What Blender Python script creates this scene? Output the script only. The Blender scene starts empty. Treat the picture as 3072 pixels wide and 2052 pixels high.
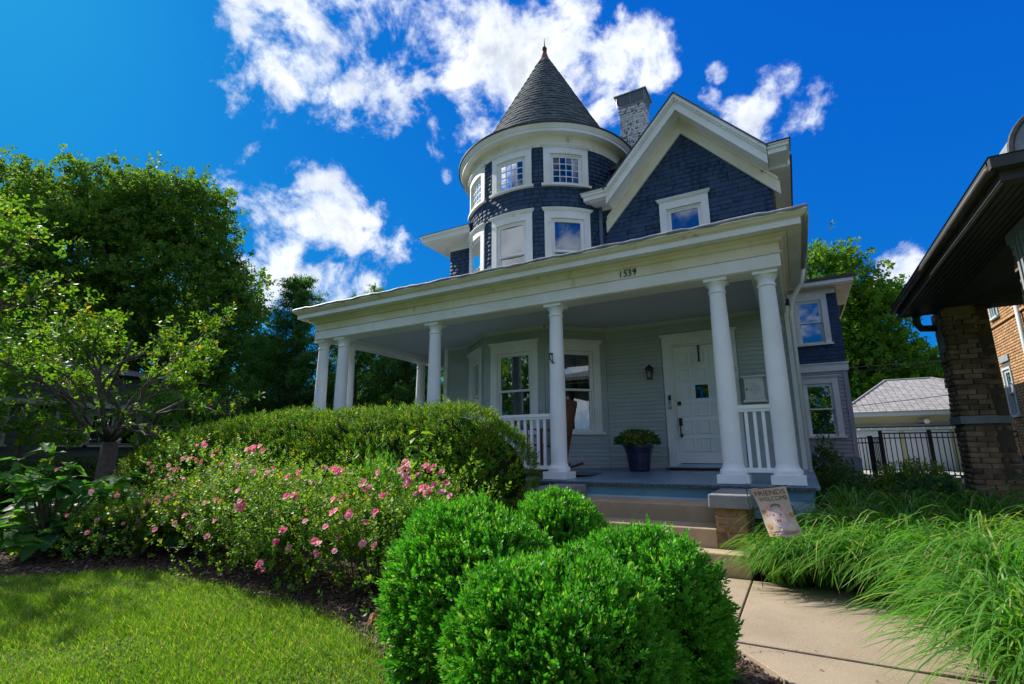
import bpy, math, random
import numpy as np
from mathutils import Matrix, Vector
random.seed(7); RNG = np.random.default_rng(7)
SC = bpy.context.scene; COL = SC.collection
R = math.radians
# ------------------------------------------------------------------ camera, sky, sun, exposure
CAM = Vector((0, 0, 1.157))
def set_camera():
    f, pitch, yaw, roll = 1505.0, R(12.3), R(29.2), R(-0.23)
    fw = Vector((-math.sin(yaw)*math.cos(pitch), math.cos(yaw)*math.cos(pitch), math.sin(pitch)))
    r = Vector((math.cos(yaw), math.sin(yaw), 0)); u = r.cross(fw)
    r2 = r*math.cos(roll)+u*math.sin(roll); u2 = u*math.cos(roll)-r*math.sin(roll)
    cd = bpy.data.cameras.new('camera'); cam = bpy.data.objects.new('camera', cd); COL.objects.link(cam)
    cd.sensor_width = 36; cd.lens = 36*f/3072; cd.clip_end = 3000; cd.clip_start = 0.05
    m = Matrix((r2, u2, -fw)).transposed().to_4x4(); m.translation = CAM; cam.matrix_world = m
    SC.camera = cam
set_camera()
SUN_EL, SUN_AZ = 39.0, -82.0          # azimuth clockwise from +Y
SUN = Vector((math.sin(R(SUN_AZ))*math.cos(R(SUN_EL)), math.cos(R(SUN_AZ))*math.cos(R(SUN_EL)), math.sin(R(SUN_EL))))
CLOUDS = [(-0.669,0.363,0.649,0.074),(-0.643,0.412,0.646,0.091),(-0.585,0.454,0.672,0.114),(-0.611,0.481,0.629,0.083),(-0.523,0.507,0.686,0.131),(-0.533,0.541,0.65,0.092),(-0.456,0.56,0.691,0.09),(-0.651,0.464,0.6,0.048),(-0.575,0.535,0.62,0.043),(-0.411,0.611,0.677,0.078),(-0.383,0.653,0.653,0.08),(-0.445,0.636,0.631,0.052),(-0.324,0.671,0.667,0.079),(-0.286,0.714,0.639,0.095),(-0.219,0.729,0.649,0.064),(-0.159,0.734,0.661,0.061),(-0.146,0.761,0.633,0.041),(-0.247,0.759,0.603,0.059),(-0.456,0.667,0.589,0.058),(-0.498,0.645,0.58,0.034),(-0.522,0.651,0.551,0.025),(-0.519,0.69,0.504,0.016),(-0.716,0.335,0.613,0.027),(-0.728,0.544,0.418,0.084),(-0.746,0.512,0.425,0.059),(-0.773,0.483,0.411,0.05),(-0.79,0.445,0.422,0.038),(-0.704,0.584,0.403,0.07),(-0.648,0.649,0.399,0.061),(-0.683,0.617,0.39,0.048),(-0.771,0.529,0.355,0.068),(-0.796,0.517,0.314,0.059),(-0.756,0.577,0.309,0.054),(-0.717,0.625,0.309,0.06),(-0.687,0.661,0.301,0.041),(-0.659,0.606,0.445,0.022),(-0.011,0.838,0.545,0.04),(0.016,0.831,0.555,0.036),(0.037,0.818,0.574,0.036),(0.069,0.846,0.529,0.038),(0.088,0.834,0.545,0.036),(-0.054,0.791,0.609,0.021),(-0.072,0.806,0.588,0.019),(0.169,0.946,0.277,0.027),(0.188,0.942,0.28,0.018),(0.148,0.956,0.252,0.025),(-0.91,0.348,0.224,0.037),(-0.938,0.3,0.175,0.051),(-0.927,0.335,0.168,0.041),(-0.231,0.663,0.712,0.026),(-0.254,0.645,0.721,0.026),(-0.173,0.69,0.703,0.018)]
def set_world():
    w = bpy.data.worlds.new('World'); SC.world = w; w.use_nodes = True
    nt = w.node_tree; N = nt.nodes; L = nt.links; N.clear()
    out = N.new('ShaderNodeOutputWorld'); bg = N.new('ShaderNodeBackground'); bg.inputs[1].default_value = 0.11
    L.new(bg.outputs[0], out.inputs[0])
    sky = N.new('ShaderNodeTexSky'); sky.sky_type = 'NISHITA'; sky.sun_disc = False
    sky.sun_elevation = R(SUN_EL); sky.sun_rotation = R(SUN_AZ % 360); sky.ozone_density = 2.5; sky.dust_density = 0.4; sky.air_density = 1.0
    tc = N.new('ShaderNodeTexCoord'); D = tc.outputs['Generated']
    def math_(op, a, b=None, c=None, clamp=False):
        n = N.new('ShaderNodeMath'); n.operation = op; n.use_clamp = clamp
        for i, v in enumerate((a, b, c)):
            if v is None: continue
            if isinstance(v, (int, float)): n.inputs[i].default_value = v
            else: L.new(v, n.inputs[i])
        return n.outputs[0]
    def noise(scale, detail, rough, dist=0.0, vec=None):
        n = N.new('ShaderNodeTexNoise'); n.inputs['Scale'].default_value = scale; n.inputs['Detail'].default_value = detail
        n.inputs['Roughness'].default_value = rough; n.inputs['Distortion'].default_value = dist
        L.new(vec or D, n.inputs['Vector']); return n.outputs['Fac']
    def blob(x, y, z, rad):
        d = N.new('ShaderNodeVectorMath'); d.operation = 'DOT_PRODUCT'; L.new(D, d.inputs[0])
        v = Vector((x, y, z)).normalized(); d.inputs[1].default_value = v
        a = math_('ARCCOSINE', math_('MINIMUM', d.outputs['Value'], 0.99999))
        return math_('MULTIPLY_ADD', a, -1.0/rad, 1.0)
    m = None
    for b in CLOUDS:
        v = blob(b[0], b[1], b[2], b[3]*1.10)
        if b[3] < 0.035: v = math_('MINIMUM', math_('MULTIPLY', v, 0.7), 0.28)
        m = v if m is None else math_('SMOOTH_MAX', m, v, 0.25)
    off = N.new('ShaderNodeVectorMath'); off.operation = 'ADD'; off.inputs[1].default_value = (5.9, 4.4, 7.2); L.new(D, off.inputs[0])
    far = math_('MULTIPLY_ADD', noise(2.4, 2, 0.5, 0.0, off.outputs[0]), 3.2, -1.32)          # clouds added out of view, cover raised to lighten the shaded sides
    clear = math_('MULTIPLY', blob(-0.477, 0.853, 0.213, 1.15), 6.0, None)
    clear = math_('MAXIMUM', math_('MINIMUM', clear, 2.0), 0.0)
    far = math_('SUBTRACT', far, clear)
    m = math_('MAXIMUM', math_('MAXIMUM', m, far), -1.0)
    n1 = noise(7.0, 9, 0.62, 0.35); 
    d = math_('MULTIPLY_ADD', n1, 3.6, -1.85)
    d = math_('ADD', d, math_('MULTIPLY_ADD', noise(24.0, 7, 0.62), 1.5, -0.75))
    d = math_('ADD', d, math_('MINIMUM', math_('MULTIPLY', m, 1.05), 0.62))
    mr = N.new('ShaderNodeMapRange'); mr.interpolation_type = 'SMOOTHSTEP'; L.new(d, mr.inputs[0])
    mr.inputs[1].default_value = -0.05; mr.inputs[2].default_value = 0.85
    alpha = mr.outputs[0]
    sh = N.new('ShaderNodeMapRange'); sh.interpolation_type = 'SMOOTHSTEP'
    L.new(math_('ADD', d, math_('MULTIPLY_ADD', noise(9.0, 5, 0.55), 3.0, -1.6)), sh.inputs[0]); sh.inputs[1].default_value = 0.05; sh.inputs[2].default_value = 1.55
    cc = N.new('ShaderNodeMix'); cc.data_type = 'RGBA'; L.new(sh.outputs[0], cc.inputs['Factor'])
    cc.inputs['A'].default_value = (5.7, 5.9, 6.1, 1); cc.inputs['B'].default_value = (3.0, 3.35, 3.85, 1)
    sp = N.new('ShaderNodeSeparateColor'); L.new(sky.outputs[0], sp.inputs[0]); tint = N.new('ShaderNodeCombineColor')
    for ch, (ex, k) in enumerate(SKY_RESPONSE): L.new(math_('MULTIPLY', math_('POWER', sp.outputs[ch], ex), k), tint.inputs[ch])   # deep polarised blue
    mx = N.new('ShaderNodeMix'); mx.data_type = 'RGBA'; L.new(alpha, mx.inputs['Factor']); L.new(tint.outputs[0], mx.inputs['A']); L.new(cc.outputs['Result'], mx.inputs['B'])
    L.new(mx.outputs['Result'], bg.inputs[0])
SKY_RESPONSE = ((1.0, 0.012), (0.62, 0.45), (0.16, 2.5))
set_world()
def set_sun():
    ld = bpy.data.lights.new('sun', 'SUN'); ld.energy = 4.3; ld.angle = R(0.53); ld.color = (1.0, 0.95, 0.86)
    o = bpy.data.objects.new('sun', ld); COL.objects.link(o); o.rotation_euler = (-SUN).to_track_quat('-Z', 'Y').to_euler(); o.location = SUN*60
set_sun()
SC.view_settings.view_transform = 'Standard'; SC.view_settings.look = 'None'; SC.view_settings.gamma = 1; SC.view_settings.exposure = 0.93
try: SC.view_settings.use_curve_mapping = False
except Exception: pass
SC.render.engine = 'CYCLES'
SC.cycles.max_bounces = 8; SC.cycles.diffuse_bounces = 4; SC.cycles.glossy_bounces = 4; SC.cycles.transparent_max_bounces = 12; SC.cycles.transmission_bounces = 4
SC.cycles.caustics_reflective = False; SC.cycles.caustics_refractive = False
try: SC.cycles.use_denoising = True
except Exception: pass

# ------------------------------------------------------------------ materials
MATS = {}
def mat(name, c, c2=None, rough=0.6, spec=0.3, scale=6.0, bump=0.0, bscale=60.0, var=0.0, lo=0.35, hi=0.65, metal=0.0, stretch=None, c3=None, lo3=0.62, hi3=0.7, s3=14.0):
    m = bpy.data.materials.new(name); m.use_nodes = True; nt = m.node_tree; N = nt.nodes; L = nt.links
    p = N['Principled BSDF']; p.inputs['Roughness'].default_value = rough; p.inputs['Metallic'].default_value = metal
    p.inputs['Specular IOR Level'].default_value = spec
    geo = N.new('ShaderNodeNewGeometry'); pos = geo.outputs['Position']
    if stretch:
        vm = N.new('ShaderNodeVectorMath'); vm.operation = 'MULTIPLY'; vm.inputs[1].default_value = stretch; L.new(pos, vm.inputs[0]); pos = vm.outputs[0]
    def nz(sc, det=5, ro=0.6):
        n = N.new('ShaderNodeTexNoise'); n.inputs['Scale'].default_value = sc; n.inputs['Detail'].default_value = det; n.inputs['Roughness'].default_value = ro
        L.new(pos, n.inputs['Vector']); return n.outputs['Fac']
    def ramp(f, a, b):
        r = N.new('ShaderNodeMapRange'); r.interpolation_type = 'SMOOTHSTEP'; L.new(f, r.inputs[0]); r.inputs[1].default_value = a; r.inputs[2].default_value = b; return r.outputs[0]
    def mix(f, a, b, bt='MIX'):
        x = N.new('ShaderNodeMix'); x.data_type = 'RGBA'; x.blend_type = bt
        if isinstance(f, float): x.inputs['Factor'].default_value = f
        else: L.new(f, x.inputs['Factor'])
        for k, v in (('A', a), ('B', b)):
            if isinstance(v, tuple): x.inputs[k].default_value = (*v[:3], 1)
            else: L.new(v, x.inputs[k])
        return x.outputs['Result']
    col = c
    if c2 is not None: col = mix(ramp(nz(scale), lo, hi), c, c2)
    if c3 is not None: col = mix(ramp(nz(s3, 6, 0.65), lo3, hi3), col, c3)
    if var:
        oi = N.new('ShaderNodeObjectInfo'); at = N.new('ShaderNodeAttribute'); at.attribute_name = 'rnd'
        a = N.new('ShaderNodeMath'); a.operation = 'ADD'; L.new(oi.outputs['Random'], a.inputs[0]); L.new(at.outputs['Fac'], a.inputs[1])
        fr = N.new('ShaderNodeMath'); fr.operation = 'FRACT'; L.new(a.outputs[0], fr.inputs[0])
        hs = N.new('ShaderNodeMapRange'); L.new(fr.outputs[0], hs.inputs[0]); hs.inputs[3].default_value = 1-var; hs.inputs[4].default_value = 1+var
        cmb = N.new('ShaderNodeCombineColor')
        for i in range(3): L.new(hs.outputs[0], cmb.inputs[i])
        col = mix(1.0, col, cmb.outputs[0], 'MULTIPLY')
    if isinstance(col, tuple): p.inputs['Base Color'].default_value = (*col[:3], 1)
    else: L.new(col, p.inputs['Base Color'])
    if bump:
        b = N.new('ShaderNodeBump'); b.inputs['Strength'].default_value = bump; b.inputs['Distance'].default_value = 0.01
        L.new(nz(bscale, 4), b.inputs['Height']); L.new(b.outputs[0], p.inputs['Normal'])
    MATS[name] = m; return m
def leafmat(name, a, b, c=None, trans=0.35, rough=0.45, spec=0.35, tcol=None):
    m = bpy.data.materials.new(name); m.use_nodes = True; nt = m.node_tree; N = nt.nodes; L = nt.links
    p = N['Principled BSDF']; p.inputs['Roughness'].default_value = rough; p.inputs['Specular IOR Level'].default_value = spec
    at = N.new('ShaderNodeAttribute'); at.attribute_name = 'rnd'; oi = N.new('ShaderNodeObjectInfo')
    ad = N.new('ShaderNodeMath'); ad.operation = 'ADD'; L.new(at.outputs['Fac'], ad.inputs[0])
    L.new(oi.outputs['Random'], ad.inputs[1]); fr = N.new('ShaderNodeMath'); fr.operation = 'FRACT'; L.new(ad.outputs[0], fr.inputs[0])
    r = N.new('ShaderNodeValToRGB'); L.new(fr.outputs[0], r.inputs[0])
    e = r.color_ramp.elements; e[0].color = (*a, 1); e[1].color = (*b, 1); e[1].position = 0.86
    if c: x = e.new(0.97); x.color = (*c, 1)
    L.new(r.outputs[0], p.inputs['Base Color'])
    t = N.new('ShaderNodeBsdfTranslucent'); g = N.new('ShaderNodeMix'); g.data_type = 'RGBA'; g.blend_type = 'MULTIPLY'; g.inputs['Factor'].default_value = 1
    L.new(r.outputs[0], g.inputs['A']); g.inputs['B'].default_value = (*(tcol or (1.8, 1.7, 0.6)), 1); L.new(g.outputs['Result'], t.inputs[0])
    mx = N.new('ShaderNodeMixShader'); mx.inputs[0].default_value = trans; L.new(p.outputs[0], mx.inputs[1]); L.new(t.outputs[0], mx.inputs[2])
    L.new(mx.outputs[0], N['Material Output'].inputs[0]); MATS[name] = m; return m
def glassmat(name, refl=0.3, tint=(0.75, 0.8, 0.82), wave=0.0):
    m = bpy.data.materials.new(name); m.use_nodes = True; nt = m.node_tree; N = nt.nodes; L = nt.links
    N.remove(N['Principled BSDF'])
    g = N.new('ShaderNodeBsdfGlossy'); g.inputs['Roughness'].default_value = 0.015; g.inputs[0].default_value = (0.95, 0.97, 1, 1)
    t = N.new('ShaderNodeBsdfTransparent'); t.inputs[0].default_value = (*tint, 1)
    fr = N.new('ShaderNodeLayerWeight'); fr.inputs[0].default_value = 0.35
    mr = N.new('ShaderNodeMapRange'); L.new(fr.outputs['Fresnel'], mr.inputs[0]); mr.inputs[3].default_value = refl; mr.inputs[4].default_value = 0.95
    if wave:
        nz = N.new('ShaderNodeTexNoise'); nz.inputs['Scale'].default_value = 2.2; nz.inputs['Detail'].default_value = 1
        geo = N.new('ShaderNodeNewGeometry'); L.new(geo.outputs['Position'], nz.inputs['Vector'])
        b = N.new('ShaderNodeBump'); b.inputs['Strength'].default_value = wave; b.inputs['Distance'].default_value = 0.02; L.new(nz.outputs[0], b.inputs['Height']); L.new(b.outputs[0], g.inputs['Normal'])
    mx = N.new('ShaderNodeMixShader'); L.new(mr.outputs[0], mx.inputs[0]); L.new(t.outputs[0], mx.inputs[1]); L.new(g.outputs[0], mx.inputs[2])
    L.new(mx.outputs[0], N['Material Output'].inputs[0]); MATS[name] = m; return m
mat('white', (0.80,0.81,0.77), (0.70,0.70,0.62), rough=0.55, scale=1.3, bump=0.25, bscale=28, c3=(0.42,0.37,0.27), lo3=0.62, hi3=0.80, s3=6)
mat('cream', (0.78,0.74,0.59), (0.70,0.64,0.45), rough=0.6, scale=1.6, bump=0.25, bscale=28, c3=(0.42,0.34,0.19), lo3=0.57, hi3=0.78, s3=5, stretch=(1,1,0.45))
mat('column', (0.84,0.86,0.86), (0.78,0.79,0.77), rough=0.45, scale=2.0, bump=0.2, bscale=26)
mat('navy', (0.032,0.062,0.115), (0.040,0.074,0.132), rough=0.75, spec=0.2, scale=5, bump=0.5, bscale=70, var=0.11, stretch=(1,1,0.25))
mat('navy_back', (0.012,0.018,0.035), rough=0.9)
mat('siding', (0.42,0.465,0.435), (0.37,0.415,0.39), rough=0.6, scale=1.5, bump=0.15, bscale=40, var=0.05)
mat('siding_grey', (0.36,0.35,0.36), (0.31,0.31,0.33), rough=0.65, scale=1.5, var=0.06, bump=0.15)
mat('ceiling', (0.54,0.57,0.58), (0.48,0.52,0.54), rough=0.65, scale=1.0, bump=0.15, bscale=30)
mat('deck', (0.16,0.26,0.36), (0.12,0.20,0.29), rough=0.32, spec=0.5, scale=3, bump=0.15, bscale=30, c3=(0.20,0.21,0.20), lo3=0.6, hi3=0.75, s3=9)
mat('deck_edge', (0.03,0.035,0.045), (0.12,0.13,0.14), rough=0.7, scale=30)
mat('skirt_blue', (0.16,0.32,0.44), (0.13,0.27,0.38), rough=0.5, scale=3)
mat('skirt_pale', (0.44,0.58,0.64), (0.38,0.51,0.57), rough=0.5, scale=3, bump=0.1)
mat('slate', (0.055,0.072,0.080), (0.085,0.103,0.105), rough=0.8, spec=0.25, scale=9, bump=0.5, bscale=120, var=0.3)
mat('slate_back', (0.02,0.022,0.025), rough=0.95)
mat('membrane', (0.30,0.32,0.35), (0.17,0.19,0.22), rough=0.5, scale=7, bump=0.6, bscale=14)
mat('gutter_dark', (0.035,0.037,0.04), (0.07,0.06,0.06), rough=0.6, scale=12)
mat('finial', (0.16,0.035,0.028), (0.09,0.03,0.03), rough=0.5, scale=12)
mat('chim_brick', (0.70,0.70,0.66), (0.60,0.61,0.58), rough=0.8, scale=4, bump=0.6, bscale=60, var=0.12, c3=(0.16,0.075,0.05), lo3=0.545, hi3=0.59, s3=14)
mat('mortar', (0.34,0.33,0.30), (0.26,0.25,0.22), rough=0.95, scale=20, bump=0.3)
mat('galv', (0.34,0.38,0.40), (0.28,0.31,0.33), rough=0.45, metal=0.4, scale=6)
mat('mesh_dark', (0.15,0.17,0.18), rough=0.6)
mat('door', (0.80,0.82,0.77), (0.74,0.77,0.73), rough=0.45, scale=2, bump=0.08)
mat('black', (0.012,0.012,0.013), rough=0.4)
mat('iron', (0.016,0.017,0.018), (0.03,0.028,0.026), rough=0.45, scale=30)
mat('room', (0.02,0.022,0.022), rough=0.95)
mat('shade_sky_reflection', (0.13,0.27,0.46), (0.11,0.24,0.42), rough=0.8, scale=1.2)  # blue of the sky reflected in the panes, painted into the roller shade
mat('shade_grey', (0.30,0.33,0.36), (0.24,0.27,0.30), rough=0.8, scale=2)
mat('curtain', (0.24,0.23,0.21), (0.14,0.14,0.13), rough=0.9, scale=9, stretch=(1,1,0.05))
mat('blind', (0.62,0.62,0.55), (0.5,0.5,0.44), rough=0.6, scale=3)
mat('pot', (0.012,0.016,0.05), (0.018,0.022,0.06), rough=0.35, spec=0.5, scale=5)
mat('wood', (0.20,0.085,0.045), (0.13,0.055,0.03), rough=0.45, scale=6, stretch=(1,1,0.2))
mat('rug', (0.16,0.16,0.16), (0.10,0.10,0.11), rough=0.95, scale=60)
mat('mat_red', (0.13,0.06,0.05), (0.05,0.05,0.05), rough=0.95, scale=18)
mat('concrete', (0.40,0.315,0.225), (0.31,0.245,0.175), rough=0.88, spec=0.15, scale=1.7, bump=0.8, bscale=220, lo=0.30, hi=0.75, c3=(0.56,0.47,0.37), lo3=0.54, hi3=0.66, s3=95)
mat('step', (0.44,0.33,0.21), (0.34,0.255,0.165), rough=0.85, scale=3, bump=0.3, bscale=120)
mat('capstone', (0.25,0.25,0.26), (0.19,0.19,0.20), rough=0.7, scale=5, bump=0.25, bscale=80)
mat('tan_brick', (0.34,0.20,0.10), (0.22,0.105,0.055), rough=0.85, scale=9, bump=0.5, bscale=110, var=0.3)
mat('dark_brick', (0.27,0.19,0.115), (0.155,0.11,0.075), rough=0.9, scale=5, bump=0.6, bscale=90, var=0.35)
mat('gold_brick', (0.42,0.25,0.12), (0.32,0.185,0.085), rough=0.85, scale=6, bump=0.5, bscale=90, var=0.18)
mat('dark_mortar', (0.10,0.085,0.07), rough=0.95)
mat('soffit_dark', (0.055,0.065,0.060), (0.038,0.047,0.046), rough=0.6, scale=6, stretch=(1,0.15,1))
mat('fascia_dark', (0.06,0.052,0.05), (0.045,0.04,0.04), rough=0.5, scale=5)
mat('stone_grey', (0.24,0.27,0.29), (0.19,0.22,0.24), rough=0.8, scale=5, bump=0.2)
mat('frame_teal', (0.42,0.50,0.52), rough=0.5)
mat('soil', (0.045,0.032,0.024), (0.08,0.058,0.042), rough=0.95, scale=12, bump=0.8, bscale=40)
mat('turf', (0.075,0.11,0.018), (0.13,0.15,0.04), rough=0.95, scale=1.4, bump=0.6, bscale=50, c3=(0.20,0.17,0.085), lo3=0.58, hi3=0.75, s3=2.2)
mat('far_ground', (0.06,0.10,0.025), (0.09,0.12,0.035), rough=0.95, scale=0.4)
mat('driveway', (0.38,0.36,0.34), (0.32,0.30,0.29), rough=0.9, scale=1)
mat('garage_wall', (0.52,0.50,0.33), (0.47,0.46,0.31), rough=0.8, scale=1)
mat('garage_door', (0.60,0.66,0.72), (0.54,0.60,0.66), rough=0.5, scale=1)
mat('garage_trim', (0.55,0.66,0.72), rough=0.5)
mat('asphalt_tile', (0.37,0.355,0.35), (0.30,0.285,0.285), rough=0.9, scale=8, var=0.14, bump=0.3, bscale=100)
mat('tile_back', (0.12,0.10,0.10), rough=0.95)
mat('left_wall', (0.075,0.095,0.075), (0.062,0.08,0.066), rough=0.7, scale=2, var=0.06)
mat('left_trim', (0.34,0.36,0.27), rough=0.6)
mat('bark', (0.16,0.115,0.08), (0.085,0.06,0.045), rough=0.95, scale=18, bump=0.9, bscale=50, stretch=(1,1,0.3))
mat('twig', (0.12,0.10,0.085), (0.07,0.055,0.05), rough=0.9, scale=20)
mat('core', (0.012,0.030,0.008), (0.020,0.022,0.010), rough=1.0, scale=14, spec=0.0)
mat('stem', (0.10,0.10,0.04), (0.09,0.05,0.03), rough=0.8, scale=20)
mat('wire', (0.02,0.02,0.022), rough=0.6)
mat('bulb', (0.8,0.8,0.75), rough=0.2)
mat('cloth', (0.50,0.41,0.31), (0.42,0.33,0.24), rough=0.85, scale=6)
mat('ink', (0.10,0.055,0.04), rough=0.85)
mat('pig_skin', (0.60,0.49,0.44), (0.54,0.40,0.36), rough=0.85, scale=16)
mat('pig_ear', (0.52,0.33,0.28), rough=0.85)
mat('sunflower', (0.34,0.13,0.06), (0.42,0.26,0.08), rough=0.85, scale=60)
mat('print_leaf', (0.13,0.15,0.08), rough=0.85)
mat('print_wood', (0.36,0.22,0.14), rough=0.85)
def chipmat():
    m = leafmat('chips', (0.05,0.030,0.020), (0.15,0.10,0.075), (0.30,0.24,0.20), trans=0.0, rough=0.9, spec=0.15); return m
chipmat()
leafmat('boxwood', (0.032,0.170,0.012), (0.110,0.365,0.024), (0.25,0.40,0.05), trans=0.36, rough=0.45, spec=0.2, tcol=(1.4,1.7,0.6))
leafmat('yew', (0.030,0.120,0.010), (0.135,0.265,0.018), (0.22,0.22,0.02), trans=0.34, rough=0.5, spec=0.12)
leafmat('rose_leaf', (0.040,0.145,0.022), (0.165,0.300,0.030), (0.30,0.27,0.03), trans=0.40, rough=0.5, spec=0.15)
leafmat('rose_pink', (0.78,0.13,0.29), (0.86,0.42,0.54), (0.84,0.50,0.50), trans=0.35, rough=0.6, tcol=(1.2,1.0,1.0))
leafmat('hosta', (0.026,0.115,0.052), (0.070,0.205,0.062), (0.21,0.28,0.02), trans=0.32, rough=0.55, spec=0.15)
leafmat('bigleaf', (0.034,0.140,0.040), (0.095,0.250,0.045), (0.20,0.32,0.03), trans=0.48, rough=0.6, spec=0.10)
leafmat('fountain', (0.036,0.145,0.018), (0.125,0.290,0.030), (0.33,0.31,0.10), trans=0.42, rough=0.42, spec=0.3, tcol=(1.4,1.8,0.5))
leafmat('lawn_blade', (0.065,0.190,0.012), (0.195,0.320,0.026), (0.42,0.36,0.16), trans=0.45, rough=0.6, spec=0.15, tcol=(1.5,1.6,0.5))
leafmat('maple', (0.036,0.110,0.022), (0.100,0.200,0.032), (0.17,0.25,0.03), trans=0.48, rough=0.6, spec=0.12)
leafmat('cypress', (0.028,0.105,0.030), (0.075,0.185,0.040), (0.12,0.22,0.04), trans=0.48, rough=0.6, spec=0.12)
leafmat('cherry', (0.050,0.160,0.016), (0.150,0.275,0.024), (0.38,0.28,0.02), trans=0.48, rough=0.5, spec=0.15)
leafmat('bright_tree', (0.040,0.140,0.014), (0.120,0.250,0.024), (0.20,0.30,0.03), trans=0.38, rough=0.6, spec=0.12)
leafmat('arbor', (0.016,0.050,0.014), (0.055,0.110,0.018), (0.16,0.17,0.03), trans=0.2, rough=0.6)
leafmat('weed', (0.028,0.100,0.022), (0.080,0.170,0.030), (0.12,0.18,0.03), trans=0.35, rough=0.55, spec=0.2)
leafmat('mum', (0.30,0.17,0.02), (0.42,0.27,0.03), (0.20,0.07,0.03), trans=0.2, rough=0.6, tcol=(1,1,1))
glassmat('glass', 0.13); glassmat('glass_upper', 0.12, (0.6,0.68,0.75), 0.015); glassmat('glass_dark', 0.025, (0.6,0.65,0.7))

# ------------------------------------------------------------------ object helpers
def tag(o, label=None, cat=None, group=None, kind=None):
    if label: o['label'] = label
    if cat: o['category'] = cat
    if group: o['group'] = group
    if kind: o['kind'] = kind
    return o
def thing(name, label, cat, loc=(0,0,0), rz=0.0, group=None):
    o = bpy.data.objects.new(name, None); COL.objects.link(o); o.location = loc; o.rotation_euler = (0,0,rz); o.empty_display_size = 0.1
    o['_m'] = 0; del o['_m']
    return tag(o, label, cat, group)
WM = {}   # own bookkeeping of world matrices (no depsgraph needed)
def world_of(o):
    m = o.matrix_basis.copy()
    while o.parent: 
        m = o.parent.matrix_basis @ m; o = o.parent
    return m
def link(name, me, m=None, parent=None, mw=None):
    """new object with mesh me; mw = world matrix"""
    o = bpy.data.objects.new(name, me); COL.objects.link(o)
    if m is not None and not me.materials: me.materials.append(MATS[m])
    if parent:
        o.parent = parent
        inv = world_of(parent).inverted()
        o.matrix_basis = inv @ (mw if mw is not None else Matrix.Identity(4))
    elif mw is not None: o.matrix_basis = mw
    return o
def ident(p): return p
class FM:   # flat facade: u along dir, n outward, z up
    def __init__(s, x, y, dx=1.0, dy=0.0):
        l = math.hypot(dx, dy); s.x, s.y, s.dx, s.dy = x, y, dx/l, dy/l
    def __call__(s, p): return (s.x+p[0]*s.dx+p[1]*s.dy, s.y+p[0]*s.dy-p[1]*s.dx, p[2])
    def frame(s, u, n, z):
        o = s((u, n, z)); return Matrix(((s.dx, -s.dy, 0, o[0]), (s.dy, s.dx, 0, o[1]), (0, 0, 1, o[2]), (0, 0, 0, 1)))
class CM:   # cylinder facade: theta 0 faces -Y, u = R*theta
    def __init__(s, cx, cy, r): s.cx, s.cy, s.r = cx, cy, r
    def __call__(s, p):
        t = p[0]/s.r; q = s.r+p[1]; return (s.cx+q*math.sin(t), s.cy-q*math.cos(t), p[2])
    def frame(s, u, n, z):
        t = u/s.r; o = s((u, n, z)); return Matrix(((math.cos(t), -math.sin(t), 0, o[0]), (math.sin(t), math.cos(t), 0, o[1]), (0, 0, 1, o[2]), (0, 0, 0, 1)))
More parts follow.
